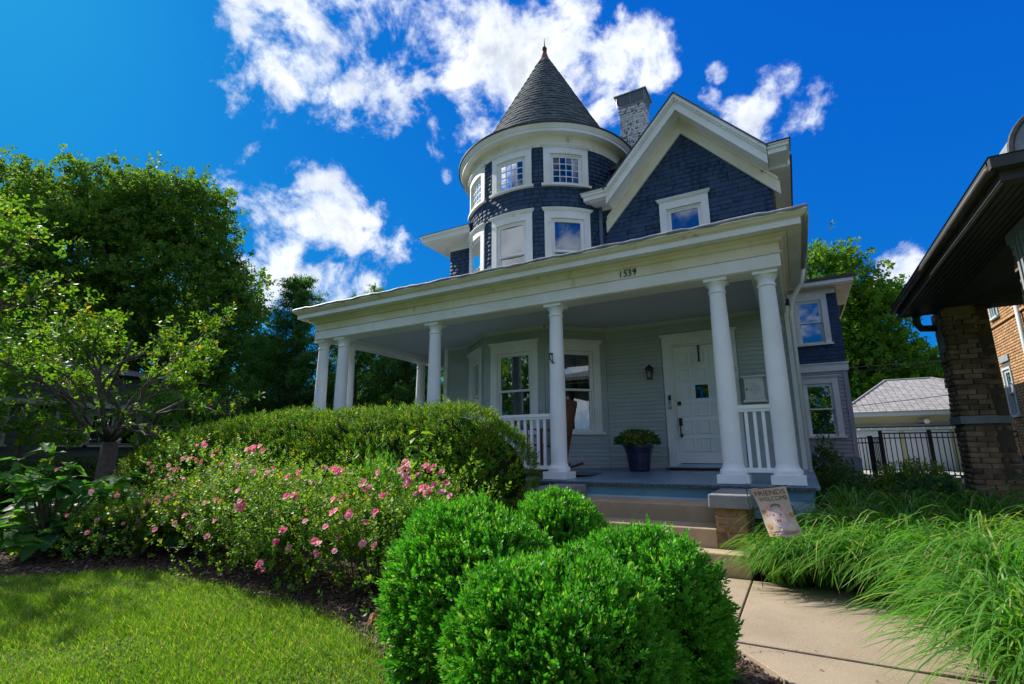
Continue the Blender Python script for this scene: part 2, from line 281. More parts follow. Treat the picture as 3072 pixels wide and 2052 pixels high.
class MB:
    def __init__(s, mp=None): s.v = []; s.f = []; s.mp = mp or ident
    def add(s, vs, fs):
        b = len(s.v); s.v += [tuple(s.mp(p)) for p in vs]; s.f += [tuple(i+b for i in f) for f in fs]; return s
    def box(s, a0, a1, b0, b1, c0, c1, seg=1):
        vs = []; fs = []
        for i in range(seg+1):
            u = a0+(a1-a0)*i/seg; vs += [(u,b0,c0),(u,b1,c0),(u,b1,c1),(u,b0,c1)]
        for i in range(seg):
            k = 4*i
            for j in range(4): fs.append((k+j, k+(j+1)%4, k+4+(j+1)%4, k+4+j))
        fs.append((0,3,2,1)); k = 4*seg; fs.append((k,k+1,k+2,k+3))
        return s.add(vs, fs)
    def hexa(s, p8): return s.add(p8, [(0,3,2,1),(4,5,6,7),(0,1,5,4),(1,2,6,5),(2,3,7,6),(3,0,4,7)])
    def beam(s, a, b, w, h, up=(0,0,1)):   # rectangular bar a->b, w sideways, h along up-ish
        a = Vector(a); b = Vector(b); d = (b-a).normalized(); side = d.cross(Vector(up)).normalized(); u2 = side.cross(d)
        P = []
        for c in (a, b):
            for sx, sz in ((-1,-1),(1,-1),(1,1),(-1,1)): P.append(c+side*(w/2*sx)+u2*(h/2*sz))
        return s.hexa([tuple(p) for p in P])
    def tube(s, pts, rad, n=6, cap=True):
        pts = [Vector(p) for p in pts]; b0 = []; m = len(pts); ref = None
        rad = rad if hasattr(rad, '__len__') else [rad]*m
        for i, p in enumerate(pts):
            d = (pts[min(i+1,m-1)]-pts[max(i-1,0)])
            d = d.normalized() if d.length > 1e-9 else Vector((0,0,1))
            if ref is None: ref = d.orthogonal().normalized()
            ref = (ref-d*ref.dot(d)); ref = ref.normalized() if ref.length > 1e-6 else d.orthogonal().normalized()
            q = d.cross(ref)
            for k in range(n):
                a = 2*math.pi*k/n; b0.append(tuple(p+(ref*math.cos(a)+q*math.sin(a))*rad[i]))
        fs = []
        for i in range(m-1):
            for k in range(n): fs.append((i*n+k, i*n+(k+1)%n, (i+1)*n+(k+1)%n, (i+1)*n+k))
        if cap: fs.append(tuple(range(n-1,-1,-1))); fs.append(tuple((m-1)*n+k for k in range(n)))
        return s.add(b0, fs)
    def lathe(s, prof, c=(0,0,0), n=24, a0=0.0, a1=2*math.pi):
        full = abs(a1-a0-2*math.pi) < 1e-6; m = n if full else n+1; vs = []; fs = []
        for r, z in prof:
            for k in range(m):
                a = a0+(a1-a0)*k/n; vs.append((c[0]+r*math.cos(a), c[1]+r*math.sin(a), c[2]+z))
        for i in range(len(prof)-1):
            for k in range(n):
                k2 = (k+1) % m if full else k+1
                fs.append((i*m+k, i*m+k2, (i+1)*m+k2, (i+1)*m+k))
        if full and prof[0][0] > 1e-6: fs.append(tuple(range(m-1,-1,-1)))
        if full and prof[-1][0] > 1e-6: fs.append(tuple((len(prof)-1)*m+k for k in range(m)))
        return s.add(vs, fs)
    def prism(s, poly, z0, z1):
        n = len(poly); vs = [(x,y,z0) for x,y in poly]+[(x,y,z1) for x,y in poly]
        fs = [tuple(range(n-1,-1,-1)), tuple(range(n,2*n))]+[(i,(i+1)%n,n+(i+1)%n,n+i) for i in range(n)]
        return s.add(vs, fs)
    def mesh(s, name, m=None):
        me = bpy.data.meshes.new(name); me.from_pydata(s.v, [], s.f); me.update()
        if m: me.materials.append(MATS[m])
        return me
    def build(s, name, m, parent=None, smooth=False, angle=None):
        me = s.mesh(name, m)
        if smooth:
            me.polygons.foreach_set('use_smooth', [True]*len(me.polygons))
            if angle: 
                try: me.set_sharp_from_angle(angle=R(angle))
                except Exception: pass
        return link(name, me, None, parent)
def npmesh(name, V, F, rnd, m, smooth=False):
    me = bpy.data.meshes.new(name); nv, nf, k = len(V), len(F), F.shape[1]
    me.vertices.add(nv); me.vertices.foreach_set('co', np.ascontiguousarray(V, dtype=np.float32).ravel())
    me.loops.add(nf*k); me.loops.foreach_set('vertex_index', np.ascontiguousarray(F, dtype=np.int32).ravel())
    me.polygons.add(nf); me.polygons.foreach_set('loop_start', np.arange(0, nf*k, k, dtype=np.int32))
    if smooth: me.polygons.foreach_set('use_smooth', np.ones(nf, dtype=bool))
    me.update(calc_edges=True)
    if rnd is not None:
        at = me.attributes.new('rnd', 'FLOAT', 'FACE'); at.data.foreach_set('value', np.ascontiguousarray(rnd, dtype=np.float32))
    me.materials.append(MATS[m]); return me
def pieces(name, me, mats_sizes, parent, many, cap=300):
    """mats_sizes: list of (world matrix, size). Largest-looking become objects, the rest one joined part."""
    inv = world_of(parent).inverted()
    it = sorted(mats_sizes, key=lambda t: -t[1]/max(0.1, (t[0].translation-CAM).length_squared))
    for mw, _ in it[:cap]:
        o = bpy.data.objects.new(name, me); COL.objects.link(o); o.parent = parent; o.matrix_basis = inv @ mw
    rest = it[cap:]
    if rest:
        nv = len(me.vertices); co = np.empty(nv*3, np.float32); me.vertices.foreach_get('co', co); co = co.reshape(-1,3)
        F = np.array([p.vertices[:] for p in me.polygons])
        A = np.array([np.array(t[0]) for t in rest]); V = np.einsum('nij,kj->nki', A[:,:3,:3], co)+A[:,None,:3,3]
        n = len(rest); FF = (F[None]+(np.arange(n)*nv)[:,None,None]).reshape(-1, F.shape[1])
        rn = np.repeat(RNG.random(n), len(F))
        m2 = npmesh(many, V.reshape(-1,3), FF, rn, me.materials[0].name)
        o = link(many, m2, None, parent); o['kind'] = 'stuff'
def cells(mb, u0, u1, z0, z1, holes, n0, n1, seglen=None):
    us = sorted({u0, u1, *[max(u0,min(u1,h[k])) for h in holes for k in (0,1)]}); zs = sorted({z0, z1, *[max(z0,min(z1,h[k])) for h in holes for k in (2,3)]})
    for a, b in zip(us, us[1:]):
        run = None
        for c, d in zip(zs, zs[1:]):
            mu, mz = (a+b)/2, (c+d)/2; hole = any(h[0] < mu < h[1] and h[2] < mz < h[3] for h in holes)
            if hole:
                if run: mb.box(a, b, n0, n1, run[0], run[1], seg=max(1, int((b-a)/seglen)+1) if seglen else 1); run = None
            else: run = (run[0], d) if run else (c, d)
        if run: mb.box(a, b, n0, n1, run[0], run[1], seg=max(1, int((b-a)/seglen)+1) if seglen else 1)
def runs(u0, u1, z, holes):
    seg = [(u0, u1)]
    for h in holes:
        if h[2] < z < h[3]:
            new = []
            for a, b in seg:
                if h[1] <= a or h[0] >= b: new.append((a, b))
                else:
                    if h[0] > a: new.append((a, h[0]))
                    if h[1] < b: new.append((h[1], b))
            seg = new
    return [(a, b) for a, b in seg if b-a > 0.015]
def plank_mesh(name, e, m, t=0.021):
    vs = []
    for x in (0, 1): vs += [(x,0,0),(x,-t,0),(x,-0.004,e+0.012),(x,0,e+0.012)]
    mb = MB(); mb.add(vs, [(0,1,2,3)[::-1],(4,5,6,7),(0,4,5,1)[::-1],(1,5,6,2)[::-1],(2,6,7,3)[::-1],(3,7,4,0)[::-1]]); return mb.mesh(name, m)
def clad(mp, u0, u1, z0, z1, e, holes, limit=None):
    out = []; z = z0
    while z < z1-0.02:
        for a, b in runs(u0, u1, z+e/2, holes):
            if limit:
                lim = limit(z+e/2)
                if lim is None: continue
                a, b = max(a, lim[0]), min(b, lim[1])
                if b-a < 0.02: continue
            M = mp.frame(a, 0, z) @ Matrix.Diagonal((b-a, 1, 1, 1)); out.append((M, (b-a)*e))
        z += e
    return out
def shingle(mp, u0, u1, z0, z1, e, holes, wmin=0.12, wmax=0.21, limit=None):
    out = []; z = z0
    while z < z1-0.02:
        for a, b in runs(u0, u1, z+e/2, holes):
            if limit:
                lim = limit(z+e*0.7)
                if lim is None: continue
                a, b = max(a, lim[0]), min(b, lim[1])
            u = a-random.uniform(0, 0.1)
            while u < b-0.012:
                w = random.uniform(wmin, wmax); x0 = max(u, a); x1 = min(u+w, b)
                if x1-x0 > 0.012:
                    g = 0.0025
                    M = mp.frame((x0+x1)/2, random.uniform(0, 0.003), z+random.uniform(-0.0035, 0.0035)) @ Matrix.Diagonal((x1-x0-g*2, random.uniform(0.94,1.10), e, 1)); out.append((M, (x1-x0)*e))
                u += w
        z += e
    return out
def shingle_mesh(name, m, t=0.014):
    vs = []
    for x in (-0.5, 0.5): vs += [(x,0.004,0),(x,-t,0),(x,-0.003,1.12),(x,0.004,1.12)]
    mb = MB(); mb.add(vs, [(3,2,1,0),(4,5,6,7),(1,5,4,0),(2,6,5,1),(3,7,6,2),(0,4,7,3)]); return mb.mesh(name, m)
# ------------------------------------------------------------------ foliage helpers
def frames(dirs, roll=None):
    d = dirs/np.maximum(np.linalg.norm(dirs, axis=1, keepdims=True), 1e-9); n = len(d)
    ref = RNG.normal(size=(n,3)); x = ref-(ref*d).sum(1, keepdims=True)*d; x /= np.maximum(np.linalg.norm(x, axis=1, keepdims=True), 1e-9)
    y = np.cross(d, x); return np.stack([x, y, d], axis=2)
def scatter(T, F, pos, fr, sc):
    V = np.einsum('nij,kj->nki', fr, T)*np.asarray(sc).reshape(-1,1,1)+pos[:,None,:]
    n, k = len(pos), len(T); FF = (F[None]+(np.arange(n)*k)[:,None,None]).reshape(-1, F.shape[1]); return V.reshape(-1,3), FF
def sprig(n, L, ll, lw, splay=0.9, seed=0, droop=0.0, tip=True):
    """leaves along a stem on +z; each a kite quad"""
    rg = np.random.default_rng(seed); T = []; F = []
    for i in range(n):
        z = L*(i+0.5)/n; a = i*2.4+rg.uniform(-.3,.3); sp = splay*(1.0-0.45*i/n)+rg.uniform(-.15,.15)
        if tip and i == n-1: sp = 0.15
        o = np.array([math.cos(a), math.sin(a), 0]); up = np.array([0,0,1.0]); d = o*math.sin(sp)+up*math.cos(sp)
        s = np.cross(d, o); s = s/np.linalg.norm(s) if np.linalg.norm(s) > 1e-6 else np.array([-o[1], o[0], 0]); nn = np.cross(s, d)
        b = np.array([0,0,z]); l = ll*rg.uniform(.8,1.15); w = lw*rg.uniform(.85,1.15)
        k = len(T); T += [b, b+d*l*.45+s*w/2+nn*w*.12, b+d*l-up*droop*l, b+d*l*.45-s*w/2+nn*w*.12]; F.append((k,k+1,k+2,k+3))
    return np.array(T), np.array(F)
def lumps(d, amp, seed, fq=(2.5, 5.5, 11)):
    rg = np.random.default_rng(seed); r = np.ones(len(d))
    for i, f in enumerate(fq):
        for _ in range(4):
            v = rg.normal(size=3); v = v/np.linalg.norm(v)*f; r += amp*(0.6**i)*0.5*np.sin(d@v+rg.uniform(0,6.28))
    return r
def sphere_dirs(n):
    d = RNG.normal(size=(n,3)); return d/np.linalg.norm(d, axis=1, keepdims=True)
def leaf_obj(name, parts, m, parent=None, smooth=False):
    """parts: list of (V, F, nfaces_per_instance)"""
    Vs, Fs, Rs, b = [], [], [], 0
    for V, F, k in parts:
        Vs.append(V); Fs.append(F+b); b += len(V); n = len(F)//k
        base = RNG.random(n)*0.75; Rs.append(np.clip(np.repeat(base, k)+RNG.random(len(F))*0.24, 0, 0.999))
    me = npmesh(name, np.concatenate(Vs), np.concatenate(Fs), np.concatenate(Rs), m, smooth); return link(name, me, None, parent)
def lawn_z(x, y): return 0.0
def gz(x, y):
    t = max(-x-9.0, y-9.5, 0.0)/14.0; t = min(t, 1.0); return -0.05+0.5*t*t*(3-2*t)
# ================================================================== GROUND
def ground():
    xs = np.concatenate([np.linspace(-300,-40,14), np.linspace(-36,24,61), np.linspace(28,300,14)]); ys = np.concatenate([np.linspace(-120,-12,10), np.linspace(-10,40,51), np.linspace(45,500,14)])
    V = np.array([(x,y,gz(x,y)-0.06) for y in ys for x in xs]); nx = len(xs)
    F = np.array([(j*nx+i, j*nx+i+1, (j+1)*nx+i+1, (j+1)*nx+i) for j in range(len(ys)-1) for i in range(nx-1)])
    o = link('ground', npmesh('ground', V, F, None, 'far_ground', True)); tag(o, 'green ground under the gardens and houses', 'ground', kind='structure')
ground()
LAWN_EDGE = [(-14,0.2),(-9.5,1.3),(-7.6,1.9),(-6.95,2.2),(-6.52,2.55),(-6.1,2.95),(-5.43,3.06),(-4.58,2.98),(-4.0,2.95),(-3.43,2.88),(-2.95,2.79),(-2.55,2.60),(-2.24,2.43),(-2.0,2.22),(-1.9,1.9),(-1.9,1.4),(-2.0,0.8),(-2.2,-1.0)]
def sheets():
    me = MB(); me.add([(x,y,-0.035) for x,y in LAWN_EDGE]+[(-14,-1.0,-0.035)], [tuple(range(len(LAWN_EDGE)+1))[::-1]])
    tag(me.build('lawn','turf'), 'sunlit clipped lawn in front of the rose bed', 'lawn', kind='structure')
    bed = MB(); bed.prism([(-13,-0.9),(1.9,-0.9),(4.6,2.0),(4.6,10.0),(1.5,14.5),(0.0,14.5),(0.0,6.9),(-8.6,6.9),(-13,7.0)], -0.30, -0.042)
    tag(bed.build('garden_bed','soil'), 'dark mulched garden bed round the porch and path', 'garden bed', kind='structure')
    tag(MB().box(1.4,4.6,15.8,23.6,0.02,0.40).build('driveway','driveway'), 'pale concrete driveway before the garage', 'driveway', kind='structure')
sheets()
def path():
    root = thing('path','tan concrete garden path curving to the front steps','path'); root['kind']='structure'
    del root['category']
    left = [(-0.5,3.66),(-0.41,3.52),(-0.30,3.39),(-0.21,3.27),(-0.147,3.17),(-0.06,3.0),(0.02,2.75),(0.07,2.4),(0.10,1.9),(0.11,1.2),(0.12,-0.5)]
    g = 0.007
    def slab(poly):
        mb = MB(); mb.prism(poly, -0.11, 0.0); o = mb.build('slab','concrete',root); 
        bv = o.modifiers.new('b','BEVEL'); bv.width = 0.006; bv.segments = 2; bv.limit_method='ANGLE'; return o
    slab([(-0.50+g,3.68+g),(1.05,3.68+g),(1.05,4.9),(0.9,5.36),(-0.50+g,5.36)])
    slab([(-1.60,3.9),(-1.0,3.68+g),(-0.50-g,3.68+g),(-0.50-g,5.37),(-2.6,5.37),(-2.6,4.7)])
    slab([(x, y-g) for x,y in left]+[(1.30,-0.5),(1.25,1.2),(1.15,2.5),(1.05,3.66-g)])
    ck = MB(); rg = random.Random(3)
    def crack(pts, w):
        P = []
        for (xa,ya),(xb,yb) in zip(pts, pts[1:]):
            for k in range(6): u = k/6; P.append((xa+(xb-xa)*u+rg.gauss(0,.006), ya+(yb-ya)*u+rg.gauss(0,.006)))
        for k in range(len(P)-1):
            (xa,ya),(xb,yb) = P[k],P[k+1]; h = w*(1-k/len(P)); ck.add([(xa-h,ya-h,.0022),(xb-h,yb-h,.0022),(xb+h,yb+h,.0022),(xa+h,ya+h,.0022)],[(0,1,2,3)])
    crack([(-0.38,3.50),(-0.30,3.60),(-0.20,3.62),(-0.12,3.66)],.0035); crack([(0.28,5.0),(0.42,4.6),(0.46,4.2)],.0016); ck.build('crack','soil',root)
    db = MB()
    for k in range(46):
        x, y, a, l = rg.uniform(-.45,.8), rg.uniform(3.0,5.2), rg.uniform(0,6.28), rg.uniform(.008,.03); c, q = math.cos(a), math.sin(a)
        if x < -.45+max(0,3.66-y)*.9: continue
        db.add([(x,y,.003),(x+l*.5*c-l*.22*q,y+l*.5*q+l*.22*c,.009),(x+l*c,y+l*q,.004),(x+l*.5*c+l*.22*q,y+l*.5*q-l*.22*c,.006)],[(0,1,2,3)])
    lt = db.build('leaf_litter','stem',root); lt['kind'] = 'stuff'
    jt = MB(); jt.prism([(-0.51,3.66),(-0.49,3.66),(1.04,3.66),(1.04,3.70),(-0.49,3.70),(-0.49,5.35),(-0.51,5.35),(-0.51,3.70)], -0.10, -0.018); jt.build('joint_filler','soil',root)
path()

# ================================================================== HOUSE
house = thing('house','navy shingled Victorian house with round tower and white wraparound porch','house',(-3.3,9.1,0))
TW = CM(-4.57, 9.93, 1.80)
FLOOR_F, FLOOR_B = 0.76, 0.87
CEIL = 3.46
# ---- windows -------------------------------------------------------
def window(mp, uc, z0, z1, w, name='window', cw=0.14, head=0.15, mid=0.5, grid=None, glass='glass', inside='curtain', parent=None, fm='white', seg=1, crown=True, label=None, sillw=0.05, single=False, depth=0.03):
    parent = parent or house; S = seg
    a, b = uc-w/2, uc+w/2
    mb = MB(mp)      # casing
    mb.box(a-cw, a, 0.0, 0.032, z0, z1+0.001); mb.box(b, b+cw, 0.0, 0.032, z0, z1+0.001)
    mb.box(a-cw, b+cw, 0.0, 0.034, z1+0.001, z1+head, S)
    for x0, x1 in ((a, a+0.03), (b-0.03, b)): mb.box(x0, x1, -depth-0.05, -0.002, z0+0.002, z1-0.002)
    mb.box(a+0.03, b-0.03, -depth-0.05, -0.002, z1-0.032, z1-0.002, S)
    o = mb.build(name, fm, parent)
    if label: o['label'] = label
    h = MB(mp)
    if crown:
        h.box(a-cw-0.012, b+cw+0.012, 0.0, 0.048, z1+head, z1+head+0.018, S); h.box(a-cw-0.03, b+cw+0.03, 0.0, 0.068, z1+head+0.018, z1+head+0.045, S)
        h.box(a-cw-0.045, b+cw+0.045, 0.0, 0.084, z1+head+0.045, z1+head+0.060, S); h.build('head_moulding', fm, o)
    s = MB(mp); s.box(a-cw-0.04, b+cw+0.04, 0.0, 0.075, z0-sillw, z0, S); s.box(a+0.03, b-0.03, -depth-0.05, 0.0, z0-0.03, z0+0.012, S); s.build('sill', fm, o)
    # sashes
    i0, i1, j0, j1 = a+0.03, b-0.03, z0+0.012, z1-0.032; fw = 0.038
    def sash(c0, c1, n):
        m2 = MB(mp); m2.box(i0, i0+fw, n-0.03, n, c0, c1); m2.box(i1-fw, i1, n-0.03, n, c0, c1)
        m2.box(i0+fw, i1-fw, n-0.03, n, c0, c0+fw, S); m2.box(i0+fw, i1-fw, n-0.03, n, c1-fw, c1, S)
        if grid:
            gx, gzn = grid; pw = (i1-i0-2*fw)/gx; ph = (c1-c0-2*fw)/gzn
            for k in range(1, gx): m2.box(i0+fw+pw*k-0.008, i0+fw+pw*k+0.008, n-0.022, n-0.004, c0+fw, c1-fw)
            for k in range(1, gzn): m2.box(i0+fw, i1-fw, n-0.021, n-0.005, c0+fw+ph*k-0.008, c0+fw+ph*k+0.008, S)
        so = m2.build('sash', fm, o)
        cellsx = grid or (1, 1); pw = (i1-i0-2*fw)/cellsx[0]; ph = (c1-c0-2*fw)/cellsx[1]
        for gx in range(cellsx[0]):
            for gy in range(cellsx[1]):
                p = MB(mp); x0 = i0+fw+pw*gx; y0 = c0+fw+ph*gy
                p.box(x0+0.001, x0+pw-0.001, n-0.017, n-0.013, y0+0.001, y0+ph-0.001); p.build('pane', glass, o)
    if single: sash(j0, j1, -depth+0.01)
    else:
        zm = j0+(j1-j0)*mid; sash(zm-0.018, j1, -depth+0.022); sash(j0, zm+0.018, -depth-0.012)
    # behind the glass
    nb = -depth-0.09
    if inside == 'curtain':
        c = MB(mp)
        for c0, c1, ph in ((i0-0.02, i0+(i1-i0)*0.42, 0.3), (i0+(i1-i0)*0.60, i1+0.02, 1.9)):
            k = 26; vs = []; fs = []
            for q in range(k+1):
                u = c0+(c1-c0)*q/k; n = nb-0.03+0.016*math.sin(q*1.55+ph)+0.006*math.sin(q*0.7); vs += [(u,n,z0-0.02),(u+0.01*math.sin(q),n,z1+0.02)]
            for q in range(k): fs.append((2*q,2*q+2,2*q+3,2*q+1))
            c.add(vs, fs)
        c.build('curtain','curtain',o,smooth=True)
    elif inside in ('shade_sky_reflection','shade_grey'):
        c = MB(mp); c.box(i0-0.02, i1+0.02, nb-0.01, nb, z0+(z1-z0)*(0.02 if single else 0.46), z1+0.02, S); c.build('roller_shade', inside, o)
    elif inside == 'blind':
        zz = z0; 
        me = None
        while zz < z1:
            c = MB(mp); c.hexa([(i0,nb-0.024,zz+0.012),(i1,nb-0.024,zz+0.012),(i1,nb,zz),(i0,nb,zz),(i0,nb-0.024,zz+0.014),(i1,nb-0.024,zz+0.014),(i1,nb,zz+0.002),(i0,nb,zz+0.002)]); c.build('blind_slat','blind',o); zz += 0.052
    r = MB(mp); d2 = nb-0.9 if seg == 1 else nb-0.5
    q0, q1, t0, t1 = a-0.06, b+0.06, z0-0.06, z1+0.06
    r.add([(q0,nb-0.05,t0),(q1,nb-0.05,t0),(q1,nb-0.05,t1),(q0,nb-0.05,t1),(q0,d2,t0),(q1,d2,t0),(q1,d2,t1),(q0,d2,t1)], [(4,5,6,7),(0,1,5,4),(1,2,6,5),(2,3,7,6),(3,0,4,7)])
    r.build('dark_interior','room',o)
    return o
def opening(uc, z0, z1, w): return (uc-w/2, uc+w/2, z0, z1)
def cased(uc, z0, z1, w, cw=0.14, head=0.15): return (uc-w/2-cw, uc+w/2+cw, z0-0.05, z1+head+0.03)
# ---- lower walls: siding -------------------------------------------
SZ0, SZ1, SE = 0.84, CEIL, 0.0745
pm = plank_mesh('siding_plank', SE, 'siding')
planks = []
WZ0, WZ1 = 1.50, 3.00
segs = [ # map, length, windows
    (FM(-6.75, 9.10), 0.55, []),
    (FM(-6.20, 9.10, 0.98, -0.85), math.hypot(0.98,0.85), [(0.64, 0.64)]),
    (FM(-5.22, 8.25), 1.30, [(0.655, 0.74)]),
    (FM(-3.92, 8.25, 0.87, 0.85), math.hypot(0.87,0.85), [(0.62, 0.66)]),
]
for mp, ln, ws in segs:
    holes = [opening(u, WZ0, WZ1, w) for u, w in ws]; wb = MB(mp); cells(wb, 0.0, ln, 0.6, CEIL, holes, -0.16, -0.002); wb.build('wall','siding',house)
    planks += clad(mp, 0.03, ln-0.03, SZ0, SZ1-0.04, SE, [cased(u, WZ0, WZ1, w) for u, w in ws])
    cb = MB(mp); cb.box(-0.001, 0.03, 0.0, 0.02, SZ0, SZ1); cb.box(ln-0.03, ln, 0.0, 0.02, SZ0, SZ1); cb.build('corner_bead','siding',house)
    for u, w in ws: window(mp, u, WZ0, WZ1, w, mid=0.52, label='ground floor sash window with dark panes and curtains behind')
    tr = MB(mp); tr.box(0, ln, 0.0, 0.035, CEIL-0.07, CEIL-0.001); tr.box(0, ln, 0.035, 0.06, CEIL-0.035, CEIL-0.002); tr.build('ceiling_trim','ceiling',house)
cb = MB(); cb.box(-6.83,-6.74,9.06,9.16,0.6,CEIL); cb.build('corner_board','white',house)
DW = FM(-3.05, 9.10); DL = 3.13
dh = (1.22, 2.16, 0.93, 3.00)
wb = MB(DW); cells(wb, 0, DL, 0.6, CEIL, [dh], -0.16, -0.002); wb.build('wall','siding',house)
planks += clad(DW, 0.03, DL-0.06, SZ0, SZ1-0.04, SE, [(dh[0]-0.16, dh[1]+0.16, 0.5, 3.22)])
tr = MB(DW); tr.box(0, DL, 0, 0.035, CEIL-0.07, CEIL-0.001); tr.box(0, DL, 0.035, 0.06, CEIL-0.035, CEIL-0.002); tr.build('ceiling_trim','ceiling',house)
MB().box(0.02,0.10,9.06,9.14,0.3,CEIL).build('corner_board','white',house)
pieces('plank', pm, planks, house, 'planks', 300)
# side and back walls
sw = MB(); sw.box(-6.75,-6.6,9.27,15.0,0.0,6.1); sw.box(-0.06,0.08,9.27,15.0,0.0,6.1); sw.box(-6.6,-0.06,14.85,15.0,0.0,6.1); sw.build('side_wall','navy_back',house)
cs = MB(); cs.box(-6.74,-6.0,9.12,9.3,CEIL,6.1); cs.box(-3.2,0.07,9.112,9.25,CEIL,3.9); cs.build('wall_core','navy_back',house)
# ---- door ----------------------------------------------------------
def front_door():
    a, b, z0, z1 = dh; mp = DW
    c = MB(mp); c.box(a-0.14, a, 0, 0.034, 0.86, z1); c.box(b, b+0.14, 0, 0.034, 0.86, z1); c.box(a-0.14, b+0.14, 0, 0.036, z1, z1+0.15)
    for x0, x1 in ((a, a+0.025), (b-0.025, b)): c.box(x0, x1, -0.14, -0.001, z0, z1-0.001)
    c.box(a+0.025, b-0.025, -0.14, -0.001, z1-0.025, z1-0.001)
    d = c.build('door_frame','white',house)
    h = MB(mp); h.box(a-0.16, b+0.16, 0, 0.05, z1+0.15, z1+0.17); h.box(a-0.18, b+0.18, 0, 0.075, z1+0.17, z1+0.20); h.build('head_moulding','white',d)
    t = MB(mp); t.box(a-0.16, b+0.16, -0.14, 0.10, 0.865, 0.905); t.box(a, b, -0.14, 0.03, 0.905, z0+0.004); t.build('threshold','skirt_pale',d)
    lf = MB(mp); x0, x1 = a+0.028, b-0.028; zz0, zz1 = z0+0.018, z1-0.028
    W = x1-x0; pw = 0.215; gx = (W-3*pw)/4; hgt = zz1-zz0; ph = 0.235; bot = 0.20; gy = (hgt-bot-6*ph-0.10)/5
    gl = (x0+gx+pw+gx, x0+gx+pw+gx+pw)
    rows = [zz0+bot+k*(ph+gy) for k in range(6)]
    cells(lf, x0, x1, zz0, zz1, [(gl[0], gl[1], rows[3], rows[3]+ph)], -0.085, -0.045)
    leaf = lf.build('door','door',house)
    for k, zr in enumerate(rows):
        for q in range(3):
            u = x0+gx+q*(pw+gx)
            if q == 1 and k == 3:
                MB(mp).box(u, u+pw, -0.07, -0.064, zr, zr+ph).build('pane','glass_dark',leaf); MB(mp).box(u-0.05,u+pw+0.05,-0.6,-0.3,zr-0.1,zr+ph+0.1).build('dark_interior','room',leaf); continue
            p = MB(mp); f = 0.026
            # recessed field with raised centre
            p.box(u, u+pw, -0.045, -0.027, zr, zr+f); p.box(u, u+pw, -0.045, -0.027, zr+ph-f, zr+ph); p.box(u, u+f, -0.045, -0.027, zr+f, zr+ph-f); p.box(u+pw-f, u+pw, -0.045, -0.027, zr+f, zr+ph-f)
            p.box(u+f+0.014, u+pw-f-0.014, -0.045, -0.034, zr+f+0.014, zr+ph-f-0.014); p.build('panel','door',leaf)
    u = x0+0.055
    for za, zb, hw, t in ((1.93,2.0,0.03,-0.02),(1.58,1.71,0.029,-0.015),(1.38,1.44,0.02,-0.02)): MB(mp).box(u-hw,u+hw,-0.045,t,za,zb).build('lock_plate','iron',leaf)
    hd = MB(); hd.tube([mp((u,-0.02,1.62)), mp((u,0.02,1.60)), mp((u,0.028,1.50)), mp((u,0.01,1.43)), mp((u,-0.02,1.41))], 0.011, 8); hd.build('handle','iron',leaf, smooth=True)
    xc = (x0+x1)/2; st = MB(mp); st.box(xc-0.012, xc+0.012, -0.043, -0.018, z1-0.29, z1-0.03); st.box(xc-0.016, xc+0.016, -0.043, 0.0, z1-0.32, z1-0.288); st.build('wreath_hanger','iron',leaf)
    be = MB(mp); be.box(a-0.085, a-0.04, 0.034, 0.05, 2.02, 2.11); be.build('doorbell_camera','black',house); MB(mp).box(a-0.09,a-0.04,0.034,0.045,1.945,2.015).build('doorbell_plate','galv',house)
    kb = MB(); p = mp((a-0.065,0.034,1.90)); kb.lathe([(0.034,0),(0.034,0.008),(0.02,0.014),(0.0001,0.016)],(0,0,0),16)
    o = kb.build('doorbell','galv',house,smooth=True); o.matrix_basis = world_of(house).inverted() @ Matrix.Translation(p) @ Matrix.Rotation(R(90),4,'X')
front_door()
